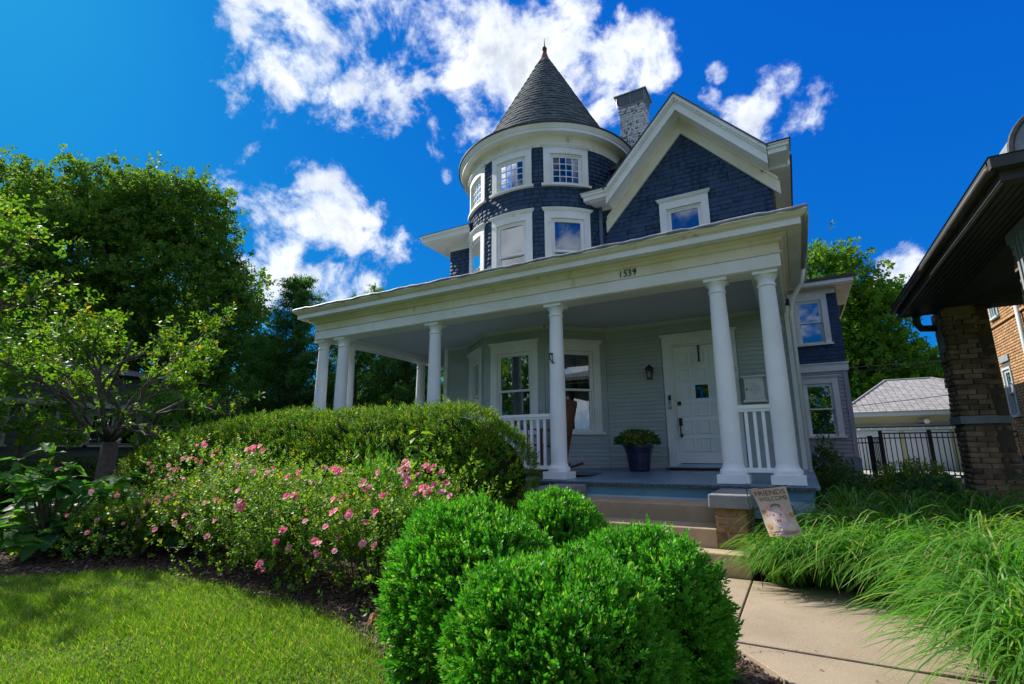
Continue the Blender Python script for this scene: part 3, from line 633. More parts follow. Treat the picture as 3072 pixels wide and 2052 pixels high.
# ---- porch floor, skirt, ceiling -------------------------------------
def porch():
    b = MB()
    def fz(y): return FLOOR_F+(FLOOR_B-FLOOR_F)*(y-6.55)/2.55
    # tongue and groove boards running back to the wall
    x = -8.33; me = MB()
    me.hexa([(0,6.552,fz(6.55)-0.03),(1,6.552,fz(6.55)-0.03),(1,9.1,fz(9.1)-0.03),(0,9.1,fz(9.1)-0.03),(0,6.552,fz(6.55)),(1,6.552,fz(6.55)),(1,9.1,fz(9.1)),(0,9.1,fz(9.1))]); bm = me.mesh('deck_board','deck')
    floor = MB().box(-8.30,0.08,6.62,9.1,0.60,0.712).build('porch_floor','deck_edge',house)
    inv = world_of(floor).inverted()
    while x < 0.09:
        w = 0.0875; o = bpy.data.objects.new('deck_board', bm); COL.objects.link(o); o.parent = floor; o.matrix_basis = inv @ Matrix.Translation((x,0,random.uniform(-0.0008,0.0008))) @ Matrix.Diagonal((w-0.002,1,1,1)); x += w
    MB().box(-8.30,-6.75,9.102,10.9,0.66,0.80).build('side_deck','deck',house)
    e = MB(); e.box(-8.35,0.11,6.532,6.552,0.722,0.752); e.box(-8.35,-8.332,6.552,10.9,0.722,0.752); e.box(0.092,0.112,6.552,9.1,0.722,0.752); e.build('deck_nosing','deck_edge',house)
    MB().box(-8.31,0.085,6.60,6.622,0.60,0.722).build('skirt_upper','skirt_blue',house)
    MB().box(-8.31,0.085,6.585,6.625,0.40,0.598).build('skirt_lower','skirt_pale',house)
    MB().box(0.062,0.088,6.63,9.1,0.30,0.722).build('skirt_side','skirt_pale',house)
    MB().box(-8.31,-8.28,6.63,10.9,0.30,0.722).build('skirt_side','skirt_pale',house)
    MB().box(-8.25,0.06,6.75,9.0,0.0,0.60).build('foundation','dark_mortar',house)
    MB().box(-8.05,-0.05,6.80,9.08,CEIL,CEIL+0.03).build('porch_ceiling','ceiling',house); MB().box(-8.05,-6.76,9.085,10.9,CEIL,CEIL+0.03).build('porch_ceiling','ceiling',house)
    # entablature swept round three sides; (offset outward, z)
    xl, xr, yf, yb = -8.22, 0.05, 6.62, 10.9; ybr = 9.1
    def sweep(prof, name, m, smooth=False):
        mb = MB(); n = len(prof); vs = []; fs = []
        for q in range(4):
            for o, z in prof: vs.append([(xl-o, yb, z), (xl-o, yf-o, z), (xr+o, yf-o, z), (xr+o, ybr, z)][q])
        for q in range(3):
            for k in range(n): k2 = (k+1) % n; fs.append((q*n+k, (q+1)*n+k, (q+1)*n+k2, q*n+k2))
        fs.append(tuple(range(n))); fs.append(tuple(3*n+k for k in range(n))[::-1]); mb.add(vs, fs); return mb.build(name, m, house, smooth)
    sweep([(0,3.352),(0,3.515),(-0.36,3.515),(-0.36,3.352),(-0.33,3.335),(-0.03,3.335)], 'architrave','white')
    sweep([(0.018,3.517),(0.018,3.535),(0.0,3.55),(0.0,3.655),(-0.30,3.655),(-0.30,3.517)], 'frieze','cream')
    sweep([(0.0,3.657),(0.03,3.67),(0.045,3.70),(0.09,3.72),(0.10,3.745),(0.0,3.757),(-0.25,3.757),(-0.25,3.657)], 'bed_moulding','cream')
    sweep([(0.105,3.747),(0.235,3.752),(0.25,3.745),(0.25,3.82),(0.0,3.825),(0.0,3.76),(0.10,3.759)], 'corona','white')
    sweep([(0.252,3.822),(0.265,3.835),(0.285,3.845),(0.305,3.87),(0.325,3.885),(0.325,3.905),(0.0,3.912),(0.0,3.827)], 'crown_moulding','cream')
    # rolled roofing along the edge, a little wavy
    k = 70; pts = [(xl-0.315+0.004*math.sin(q*2.1), yb+(yf-0.315-yb)*q/12, 3.918+0.006*math.sin(q*1.3)) for q in range(12)]
    pts += [(xl-0.315+(xr-xl+0.63)*q/k, yf-0.315+0.006*math.sin(q*1.7)+0.004*math.sin(q*3.9), 3.918+0.007*math.sin(q*0.9)+0.005*math.sin(q*2.7)) for q in range(k+1)]
    pts += [(xr+0.315, yf-0.315+(ybr-yf+0.3)*q/8, 3.918) for q in range(1,9)]
    MB().tube(pts, 0.026, 8).build('roof_edge_roll','membrane',house,smooth=True)
    rf = MB(); rf.hexa([(xl-0.30,yf-0.30,3.89),(xr+0.30,yf-0.30,3.89),(xr+0.30,9.1,3.99),(xl-0.30,9.1,3.99),(xl-0.30,yf-0.30,3.925),(xr+0.30,yf-0.30,3.925),(xr+0.30,9.1,4.10),(xl-0.30,9.1,4.10)])
    rf.box(xl-0.30,-6.76,9.101,11.0,3.89,3.95); rf.build('porch_roof','membrane',house)
    MB().tube([(0.36,6.4,3.86),(0.36,9.0,3.84)],0.035,8).build('gutter','galv',house,smooth=True)
    dp = MB(); dp.tube([(0.34,8.3,3.80),(0.30,8.4,3.62),(0.15,8.55,3.42),(0.11,8.6,3.2),(0.11,8.6,0.2)],0.030,8); dp.build('downspout','white',house,smooth=True)
porch()
# ---- columns ---------------------------------------------------------
def columns():
    sh = MB(); H = 2.575
    prof = [(0.150,0.10),(0.156,0.115),(0.160,0.135),(0.156,0.158),(0.138,0.172),(0.130,0.185),(0.128,0.20),(0.120,0.215),(0.118,0.235),(0.118,0.8),(0.113,1.4),(0.105,2.0),(0.097,2.40),(0.097,2.405)]
    sh.lathe(prof, n=28); shm = sh.mesh('shaft','column'); shm.polygons.foreach_set('use_smooth',[True]*len(shm.polygons)); shm.set_sharp_from_angle(angle=R(50))
    ba = MB(); ba.box(-0.178,0.178,-0.178,0.178,0.0,0.102); bam = ba.mesh('plinth','column')
    ca = MB(); ca.lathe([(0.097,2.38),(0.108,2.385),(0.113,2.398),(0.108,2.412),(0.098,2.415),(0.099,2.46),(0.106,2.475),(0.122,2.505),(0.132,2.52),(0.132,2.528)], n=28); cam = ca.mesh('capital','column'); cam.polygons.foreach_set('use_smooth',[True]*len(cam.polygons)); cam.set_sharp_from_angle(angle=R(45))
    ab = MB(); ab.box(-0.142,0.142,-0.142,0.142,2.528,2.576); abm = ab.mesh('abacus','column')
    for i, (x, y) in enumerate(((-0.14,6.80),(-0.72,6.80),(-3.03,6.80),(-5.33,6.80),(-7.58,6.80),(-8.14,6.80),(-8.04,7.40),(-8.04,9.72),(-8.04,10.3))):
        z = FLOOR_F+0.012 if y < 8 else 0.80
        c = link('column', shm, None, house, Matrix.Translation((x,y,z)))
        for nm, me in (('plinth',bam),('capital',cam),('abacus',abm)): link(nm, me, None, c, Matrix.Translation((x,y,z)))
    hk = MB(); p = (-3.06,6.685,2.52)
    hk.tube([(p[0]-0.03,p[1],p[2]+0.06),(p[0]-0.03,p[1]-0.03,p[2]+0.05),(p[0]-0.01,p[1]-0.035,p[2]-0.04),(p[0]+0.03,p[1]-0.03,p[2]-0.10),(p[0]+0.045,p[1]-0.01,p[2]-0.08)],0.009,6)
    hk.tube([(p[0]+0.005,p[1],p[2]+0.06),(p[0]+0.02,p[1]-0.03,p[2]-0.02),(p[0]+0.03,p[1]-0.03,p[2]-0.10)],0.007,6); hk.box(p[0]-0.04,p[0]+0.015,p[1]-0.006,p[1]+0.02,p[2]+0.045,p[2]+0.065); hk.build('bracket','iron',house)
columns()
def railings():
    bal = MB(); bal.box(-0.018,0.018,-0.018,0.018,0,1); bm = bal.mesh('baluster','column')
    def run(x0, x1, step, y=6.80, along='x'):
        r = MB()
        b2 = MB()
        if along == 'x': r.box(x0,x1,y-0.04,y+0.04,1.655,1.70); r.box(x0,x1,y-0.028,y+0.028,1.62,1.655); b2.box(x0,x1,y-0.03,y+0.03,0.90,0.955)
        else: r.box(y-0.04,y+0.04,x0,x1,1.655,1.70); r.box(y-0.028,y+0.028,x0,x1,1.62,1.655); b2.box(y-0.03,y+0.03,x0,x1,0.90,0.955)
        o = r.build('railing','column',house); b2.build('bottom_rail','column',o); n = max(1, round((x1-x0)/step)-1); d = (x1-x0)/(n+1)
        for k in range(1, n+1):
            t = x0+d*k; P = (t,y,0.955) if along == 'x' else (y,t,0.955); link('baluster', bm, None, o, Matrix.Translation(P) @ Matrix.Diagonal((1,1,0.665,1)))
    run(-0.62,-0.24,0.10); run(-5.22,-3.14,0.112); run(-7.36,-5.43,0.112); run(7.50,9.62,0.115,-8.04,'y')
railings()
def numerals():
    S = {'1': [[(0.10,1.0),(0.04,0.5),(0.0,0.0)]], '5': [[(0.52,1.0),(0.18,0.97),(0.12,0.60),(0.32,0.64),(0.44,0.45),(0.34,0.15),(0.10,0.02),(-0.02,0.08)]],
         '3': [[(0.10,0.90),(0.30,1.0),(0.44,0.86),(0.36,0.66),(0.18,0.56),(0.38,0.48),(0.40,0.25),(0.22,0.04),(-0.04,0.06)]], '9': [[(0.50,0.92),(0.30,1.0),(0.12,0.82),(0.16,0.60),(0.34,0.58),(0.50,0.78),(0.50,0.92),(0.44,0.50),(0.26,0.0)]]}
    x = -1.94
    for ch, dx in (('1',0.045),('5',0.062),('3',0.062),('9',0.0)):
        mb = MB()
        for st in S[ch]: mb.tube([(x+px*0.105, 6.609, 3.54+pz*0.098) for px, pz in st], [0.0075 if 0 < i < len(st)-1 else 0.005 for i in range(len(st))], 6)
        mb.build('numeral','black',house,smooth=True); x += dx
numerals()
# ---- tower -----------------------------------------------------------
def tower():
    Rr = 1.80; rad = lambda d: R(d)*Rr
    wins_up = [(rad(t), 6.36, 7.03, 0.66+0.0) for t in (-37.0, 0.3, 37.2)]
    wins_lo = [(rad(t), 4.34, 5.62, 0.66) for t in (-37.0, 0.3, 37.2)]
    allw = wins_up+wins_lo
    holes = [opening(u, z0, z1, w) for u, z0, z1, w in allw]
    wl = MB(TW); cells(wl, rad(-128), rad(112), 3.9, 7.42, holes, -0.13, -0.004, seglen=0.12); wl.build('tower_wall','navy_back',house)
    for u, z0, z1, w in wins_up: window(TW, u, z0, z1, w, 'tower_window', cw=0.13, head=0.13, grid=(4,4), glass='glass_dark', inside='none', seg=8, single=True, crown=True, label='curved upper tower window of sixteen small panes')
    for i, (u, z0, z1, w) in enumerate(wins_lo): window(TW, u, z0, z1, w, 'tower_window', cw=0.13, head=0.15, glass='glass_upper', inside=('shade_grey','shade_sky_reflection','shade_grey')[i], seg=8, mid=0.48, label='curved lower tower sash window with drawn shade')
    blk = [(u-w/2-0.13, u+w/2+0.13, z0-0.05, z1+(0.19 if z0 > 6 else 0.21)) for u, z0, z1, w in allw]
    # cornice
    mb = MB(); c = (-4.57, 9.93, 0)
    mb.lathe([(1.79,7.18),(1.83,7.185),(1.84,7.235),(1.825,7.25),(1.83,7.33),(1.85,7.38),(1.89,7.415),(1.95,7.43),(1.99,7.432),(1.99,7.415),(2.015,7.415)], c, 96); mb.build('tower_soffit','cream',house,smooth=True, angle=40)
    mb = MB(); mb.lathe([(1.992,7.412),(2.02,7.412),(2.02,7.47),(2.035,7.478),(2.045,7.50),(2.07,7.53),(2.08,7.545),(2.08,7.562),(1.9,7.575)], c, 96); mb.build('tower_cornice','white',house,smooth=True, angle=30)
    mb = MB(); mb.lathe([(2.082,7.552),(2.105,7.556),(2.108,7.578),(2.06,7.60),(1.70,7.70)], c, 96); mb.build('tower_drip_edge','gutter_dark',house,smooth=True, angle=40)
    # studs on the drip edge
    return blk
TBLK = tower()
sm = shingle_mesh('wall_shingle','navy')
sh_list = shingle(TW, R(-112)*1.8, R(100)*1.8, 3.95, 7.2, 0.092, TBLK, 0.11, 0.19)
def gable():
    GX, PZ = -1.34, 7.66; sl = 1.105
    GW = FM(-3.05, 9.10); half_apex = 7.28
    wz = (4.30, 5.62)
    holes = [opening(1.65, wz[0], wz[1], 0.62)]
    wl = MB(GW)
    # triangular top made of courses
    cells(wl, 0.0, 3.13, 3.9, 5.9, holes, -0.14, -0.004)
    z = 5.9
    wl.add([(0.10,-0.004,5.9),(3.13,-0.004,5.9),(3.02,-0.004,6.1),(1.71,-0.004,7.5),(0.40,-0.004,6.1),(0.10,-0.14,5.9),(3.13,-0.14,5.9),(3.02,-0.14,6.1),(1.71,-0.14,7.5),(0.40,-0.14,6.1)], [(0,1,2,3,4),(9,8,7,6,5),(0,5,6,1),(1,6,7,2),(2,7,8,3),(3,8,9,4),(4,9,5,0)])
    wl.build('gable_wall','navy_back',house)
    def lim(z):
        if z < 5.92: return (0.0, 3.13)
        if z > half_apex: return None
        hw = (half_apex-z)/sl; return (1.71-hw, min(3.13, 1.71+hw))
    L = shingle(GW, 0.0, 3.13, 3.97, 7.3, 0.0885, [(1.65-0.31-0.13, 1.65+0.31+0.13, wz[0]-0.05, wz[1]+0.21)], 0.13, 0.22, lim)
    window(GW, 1.65, wz[0], wz[1], 0.62, 'window', cw=0.13, head=0.15, glass='glass_upper', inside='shade_sky_reflection', single=True, label='gable window with drawn shade, blue sky reflection painted into its colour')
    # rakes
    yo, yw = 8.64, 9.085
    def pt(s, d, y, off):   # distance d horizontally from the peak, off measured below the roof line
        return (GX+s*d, y, PZ-d*sl-off)
    def strip(s, d0, d1, y0, y1, o0, o1, name, m, cut=True):
        mb = MB(); P = []
        for y in (y0, y1):
            P += [pt(s,d0,y,o1), pt(s,d1,y,o1), pt(s,d1,y,o0), pt(s,d0,y,o0)]
        mb.hexa(P); return mb.build(name, m, house)
    for s in (-1, 1):
        D = 1.40
        strip(s, 0, D, yo-0.06, yo+0.02, 0.0, 0.075, 'rake_crown','white'); strip(s, 0, D, yo-0.03, yo+0.02, 0.076, 0.115, 'rake_crown','white')
        strip(s, 0, D, yo, yo+0.03, 0.117, 0.30, 'rake_board','white')
        strip(s, 0, D, yo+0.032, yw, 0.20, 0.235, 'rake_soffit','white')
        strip(s, 0, D+0.12, 9.03, yw, 0.237, 0.30, 'rake_frieze','cream'); strip(s, 0, D+0.14, 9.045, yw+0.01, 0.302, 0.545, 'rake_frieze','cream')
        strip(s, -0.0, D+0.03, yo-0.075, 15.3, -0.035, -0.002, 'gable_roof','slate')
        # cornice returns
        x0, x1 = (GX-1.90, GX-1.35) if s < 0 else (GX+1.41, GX+1.74)
        r = MB(); r.box(x0, x1, yo-0.07, 9.12, 6.10, 6.125); r.box(x0+0.02, x1, yo-0.05, 9.12, 6.05, 6.098) if s < 0 else r.box(x0, x1-0.02, yo-0.05, 9.12, 6.05, 6.098)
        r.box(x0+(0.05 if s < 0 else 0), x1-(0 if s < 0 else 0.05), yo-0.02, 9.12, 5.965, 6.048); r.build('cornice_return','white',house)
        rr = MB(); rr.hexa([(x0-(0.02 if s<0 else 0),yo-0.09,6.127),(x1+(0 if s<0 else 0.02),yo-0.09,6.127),(x1+(0 if s<0 else 0.02),9.12,6.20),(x0-(0.02 if s<0 else 0),9.12,6.20),(x0-(0.02 if s<0 else 0),yo-0.09,6.14),(x1+(0 if s<0 else 0.02),yo-0.09,6.14),(x1+(0 if s<0 else 0.02),9.12,6.24),(x0-(0.02 if s<0 else 0),9.12,6.24)]); rr.build('return_roof','gutter_dark',house)
    f = MB(); f.box(GX-1.62, GX-1.32, 9.04, 9.09, 5.90, 5.96); f.box(GX-1.75,GX-1.35,8.70,9.09,5.945,5.964); f.build('return_soffit','white',house)
    f = MB(); f.box(GX+1.28, GX+1.66, 9.045, 9.092, 5.90, 5.962); f.build('return_soffit','white',house)
    # right eave running back
    e = MB(); e.box(0.085,0.37,9.125,15.2,5.94,5.965); e.box(0.33,0.39,9.125,15.2,5.967,6.10); e.build('side_eave','white',house)
    MB().box(0.34,0.43,9.13,15.2,6.103,6.15).build('side_gutter','gutter_dark',house)
    MB().box(0.082,0.112,9.13,15.0,5.55,5.938).build('side_frieze','cream',house)
    dp = MB(); dp.tube([(-2.98,9.0,5.94),(-2.98,8.99,5.6),(-2.98,8.99,3.98)],0.042,10); dp.build('downspout','siding_blue',house,smooth=True)
    return L
mat('siding_blue', (0.10,0.15,0.20), (0.085,0.13,0.18), rough=0.45, scale=4)
sh_list += gable()
# main eave left of the tower, upper wall there
LW = FM(-6.75, 9.10)
sh_list += shingle(LW, 0.0, 0.9, 3.95, 5.95, 0.0885, [])
MB(LW).box(0.0,0.9,-0.1,-0.004,3.9,6.05).build('upper_wall','navy_back',house)
def main_roof():
    e = MB(); e.box(-7.22,-5.9,8.66,9.1,5.94,5.965); e.box(-7.25,-5.9,8.63,8.66,5.965,6.07); e.box(-7.29,-5.9,8.585,8.64,6.072,6.115); e.box(-7.25,-7.22,8.66,15.2,5.965,6.07); e.box(-7.29,-7.235,8.642,15.2,6.072,6.115); e.box(-7.22,-6.75,9.1,15.2,5.94,5.965); e.build('main_eave','white',house)
    f = MB(LW); f.box(0,0.9,0.0,0.03,5.80,5.938); f.build('eave_frieze','white',house)
    r = MB(); r.add([(-7.31,8.57,6.118),(-4.6,8.57,6.118),(-3.2,9.2,6.118),(-3.2,15.3,6.118),(-7.31,15.3,6.118),(-3.6,12.0,7.0),(-3.2,12.0,7.0)], [(0,1,5),(1,2,6,5),(2,3,6),(3,4,5,6),(4,0,5),(0,4,3,2,1)]); r.build('main_roof','slate',house)
    c = MB(); c.add([(-4.6,9.3,6.9),(-1.2,9.3,6.9),(-1.2,14,6.9),(-4.6,14,6.9),(-3.0,11.15,8.75),(-2.6,11.15,8.75)], [(0,1,5,4),(1,2,5),(2,3,4,5),(3,0,4)]); c.build('upper_roof','slate',house)
main_roof()
pieces('shingle', sm, sh_list, house, 'shingles', 300)
# ---- cone roof -------------------------------------------------------
def cone():
    cx, cy = -4.57, 9.93; r0, z0, r1, z1 = 1.75, 7.66, 0.13, 10.78
    mb = MB(); mb.lathe([(r0-0.02,z0),(r1-0.01,z1)], (cx,cy,0), 72); mb.build('cone_roof','slate_back',house,smooth=True)
    n = MB()
    n.add([(-0.5,0.004,0),(0.5,0.004,0),(0.5,-0.016,0),(-0.5,-0.016,0),(-0.5,0.004,1.15),(0.5,0.004,1.15),(0.5,-0.004,1.15),(-0.5,-0.004,1.15)], [(0,3,2,1)[::-1],(4,5,6,7)[::-1],(0,1,5,4)[::-1],(1,2,6,5)[::-1],(2,3,7,6)[::-1],(3,0,4,7)[::-1]]); me = n.mesh('roof_shingle','slate')
    slant = math.hypot(r0-r1, z1-z0); rows = 29; ex = slant/rows; tilt = math.atan2(r0-r1, z1-z0); L = []
    for k in range(rows):
        t = k/rows; r = r0+(r1-r0)*t; z = z0+(z1-z0)*t; cnt = max(8, round(2*math.pi*r/0.175)); off = (k % 2)*0.5+random.uniform(-.12,.12)
        for q in range(cnt):
            a = 2*math.pi*(q+off)/cnt; a = (a+math.pi) % (2*math.pi)-math.pi
            if not (R(-128) < a < R(140)): continue
            w = 2*math.pi*r/cnt-0.005
            o = (cx+r*math.sin(a), cy-r*math.cos(a), z+random.uniform(-.004,.004))
            M = Matrix(((math.cos(a),-math.sin(a),0,o[0]),(math.sin(a),math.cos(a),0,o[1]),(0,0,1,o[2]),(0,0,0,1))) @ Matrix.Rotation(-tilt,4,'X') @ Matrix.Diagonal((w,random.uniform(.8,1.3),ex,1))
            f = math.cos(a-R(25)); L.append((M, w*ex*max(0.02,f)))
    pieces('roof_shingle', me, L, house, 'roof_shingles', 300)
    mb = MB(); mb.lathe([(0.20,10.66),(0.15,10.72),(0.115,10.85),(0.07,11.0),(0.05,11.07),(0.06,11.085),(0.06,11.10),(0.035,11.115),(0.035,11.125),(0.062,11.15),(0.066,11.175),(0.05,11.205),(0.025,11.22),(0.018,11.26),(0.008,11.42),(0.002,11.52)], (cx,cy,0), 18); mb.build('finial','finial',house,smooth=True,angle=60)
cone()
# ---- chimney ---------------------------------------------------------
def chimney():
    x0, x1, y0, y1, z0, z1 = -2.92, -2.34, 10.6, 11.05, 6.9, 9.10
    core = MB().box(x0+0.012,x1-0.012,y0+0.012,y1-0.012,z0,z1+0.12).build('chimney','mortar',house)
    b = MB(); b.box(-0.5,0.5,0,0.1,0,1); bm = b.mesh('chimney_brick','chim_brick'); L = []; z = 7.9; k = 0; ch = 0.069
    while z < z1+0.12:
        out = 0.02 if z > z1-0.02 else (0.012 if z > z1-0.16 and k % 2 else 0.0)
        for mp, ln in ((FM(x0-out, y0-out), x1-x0+2*out), (FM(x1+out, y0-out, 0, 1), y1-y0+2*out), (FM(x0-out,y1+out,0,-1), y1-y0+2*out)):
            u = -(0.105 if k % 2 else 0.0)
            while u < ln-0.01:
                a, c = max(u, 0.0), min(u+0.2, ln)
                if c-a > 0.02: L.append((mp.frame((a+c)/2, random.uniform(-0.003,0.004), z) @ Matrix.Diagonal((c-a-0.008, 1, ch-0.009, 1)), (c-a)*ch))
                u += 0.208
        z += ch; k += 1
    pieces('brick', bm, L, core, 'bricks', 300)
    zt = z1+0.13; w = MB()
    MB().box(x0-0.03,x1+0.03,y0-0.03,y1+0.03,zt,zt+0.03).build('chimney_crown','stone_grey',core)
    sc = MB(); sc.hexa([(x0,y0,zt+0.03),(x1,y0,zt+0.03),(x1,y1,zt+0.03),(x0,y1,zt+0.03),(x0-0.07,y0-0.07,zt+0.30),(x1+0.07,y0-0.07,zt+0.30),(x1+0.07,y1+0.07,zt+0.30),(x0-0.07,y1+0.07,zt+0.30)]); sc.build('spark_screen','mesh_dark',core)
    cp = MB(); cp.box(x0-0.10,x1+0.10,y0-0.10,y1+0.10,zt+0.302,zt+0.325); cp.hexa([(x0-0.10,y0-0.10,zt+0.325),(x1+0.10,y0-0.10,zt+0.325),(x1+0.10,y1+0.10,zt+0.325),(x0-0.10,y1+0.10,zt+0.325),(x0+0.1,y0+0.1,zt+0.36),(x1-0.1,y0+0.1,zt+0.36),(x1-0.1,y1-0.1,zt+0.36),(x0+0.1,y1-0.1,zt+0.36)]); cp.build('chimney_cap','galv',core)
    for x in (x0-0.04,(x0+x1)/2,x1+0.04): MB().tube([(x,y0-0.06,zt+0.03),(x,y0-0.075,zt+0.30)],0.008,5).build('cap_leg','galv',core)
chimney()
# ---- rear wing -------------------------------------------------------
def rear_wing():
    Y = 15.0; W = FM(0.09, Y); ln = 1.16
    lo = (0.50, 1.50, 2.82, 0.62); up = (0.52, 3.86, 5.02, 0.58)
    wl = MB(W); cells(wl, 0, ln, 0.98, 5.4, [opening(*lo), opening(*up)], -0.15, -0.003); wl.build('wing_wall','siding_grey',house)
    MB().box(0.09,1.25,Y+0.16,19.0,0.2,5.4).build('wing_body','navy_back',house)
    pieces('wing_plank', plank_mesh('wing_plank',0.098,'siding_grey'), clad(W, 0.0, ln-0.09, 1.0, 3.10, 0.098, [cased(*lo)]), house, 'wing_planks', 300)
    MB(W).box(ln-0.088,ln+0.012,0.0,0.03,0.98,3.12).build('corner_board','siding_grey',house)
    window(W, lo[0], lo[1], lo[2], lo[3], cw=0.13, head=0.14, inside='blind', mid=0.52, label='rear wing window with slatted blind')
    b = MB(W); b.box(-0.05,ln+0.05,0,0.05,3.12,3.30); b.box(-0.07,ln+0.07,0,0.075,3.302,3.335); b.build('belt_course','white',house)
    window(W, up[0], up[1], up[2], up[3], cw=0.13, head=0.14, inside='none', mid=0.5, crown=False, label='rear wing upper sash window reflecting trees')
    L = shingle(W, 0.0, ln+0.02, 3.34, 5.30, 0.10, [cased(*up)], 0.12, 0.2); pieces('wing_shingle', shingle_mesh('wing_shingle','navy'), L, house, 'wing_shingles', 150)
    e = MB(); e.box(0.09,ln+0.45,Y-0.35,Y+2,5.30,5.325); e.box(0.09,ln+0.48,Y-0.38,Y-0.352,5.327,5.42); e.box(ln+0.452,ln+0.48,Y-0.352,Y+4,5.327,5.42); e.build('wing_eave','white',house)
    MB().box(0.05,ln+0.52,Y-0.42,Y+4,5.425,5.50).build('wing_gutter','gutter_dark',house)
    MB(W).box(0,ln,0,0.03,5.16,5.298).build('eave_frieze','white',house)
    fd = MB(); fd.box(0.05,1.27,Y-0.02,Y+4,0.72,0.978); fd.box(0.80,1.29,Y-0.04,Y+4,0.40,0.715); fd.build('wing_foundation','stone_grey',house)
    vent = MB(); vent.box(0.12,0.80,Y+0.02,Y+0.1,0.3,0.715); vent.build('basement_opening','black',house)
    MB().box(0.10,0.84,Y-0.10,Y-0.03,0.70,0.74).build('basement_lintel','stone_grey',house)
rear_wing()

# ================================================================== FRONT STEPS
def steps():
    root = thing('front_steps','tan concrete front steps between two brick piers with grey caps','steps',(-1.7,5.9,0))
    def st(x0,x1,y0,y1,z0,z1,nm='step'):
        o = MB().box(x0,x1,y0,y1,z0,z1).build(nm,'step',root); bv = o.modifiers.new('b','BEVEL'); bv.width = 0.012; bv.segments = 2; bv.limit_method='ANGLE'
    st(-2.56,-0.81,6.05,6.58,-0.1,0.572); st(-2.56,-0.81,5.635,6.048,-0.1,0.388); st(-2.95,-0.50,5.385,5.633,-0.1,0.204)
    b = MB(); b.box(-0.5,0.5,0,0.09,0,1); bm = b.mesh('pier_brick','tan_brick')
    for x0, x1 in ((-0.81,-0.52),(-2.90,-2.58)):
        core = MB().box(x0+0.008,x1-0.008,5.648,6.55,-0.1,0.59).build('brick_pier','mortar',root); L = []
        z = 0.21; k = 0; ch = 0.077
        while z < 0.58:
            for mp, ln in ((FM(x0,5.64), x1-x0), (FM(x0,6.55,0,-1), 0.91), (FM(x1,5.64,0,1), 0.91)):
                u = -(0.10 if k % 2 else 0.0)
                while u < ln-0.01:
                    a, c = max(u,0), min(u+0.2, ln)
                    if c-a > 0.015: L.append((mp.frame((a+c)/2, random.uniform(-0.001,0.003), z) @ Matrix.Diagonal((c-a-0.010,1,ch-0.011,1)), (c-a)*ch))
                    u += 0.21
            z += ch; k += 1
        pieces('brick', bm, L, core, 'bricks', 300)
        o = MB().box(x0-0.05,x1+0.05,5.59,6.57,0.592,0.725).build('pier_cap','capstone',root); bv = o.modifiers.new('b','BEVEL'); bv.width = 0.012; bv.segments = 2
steps()
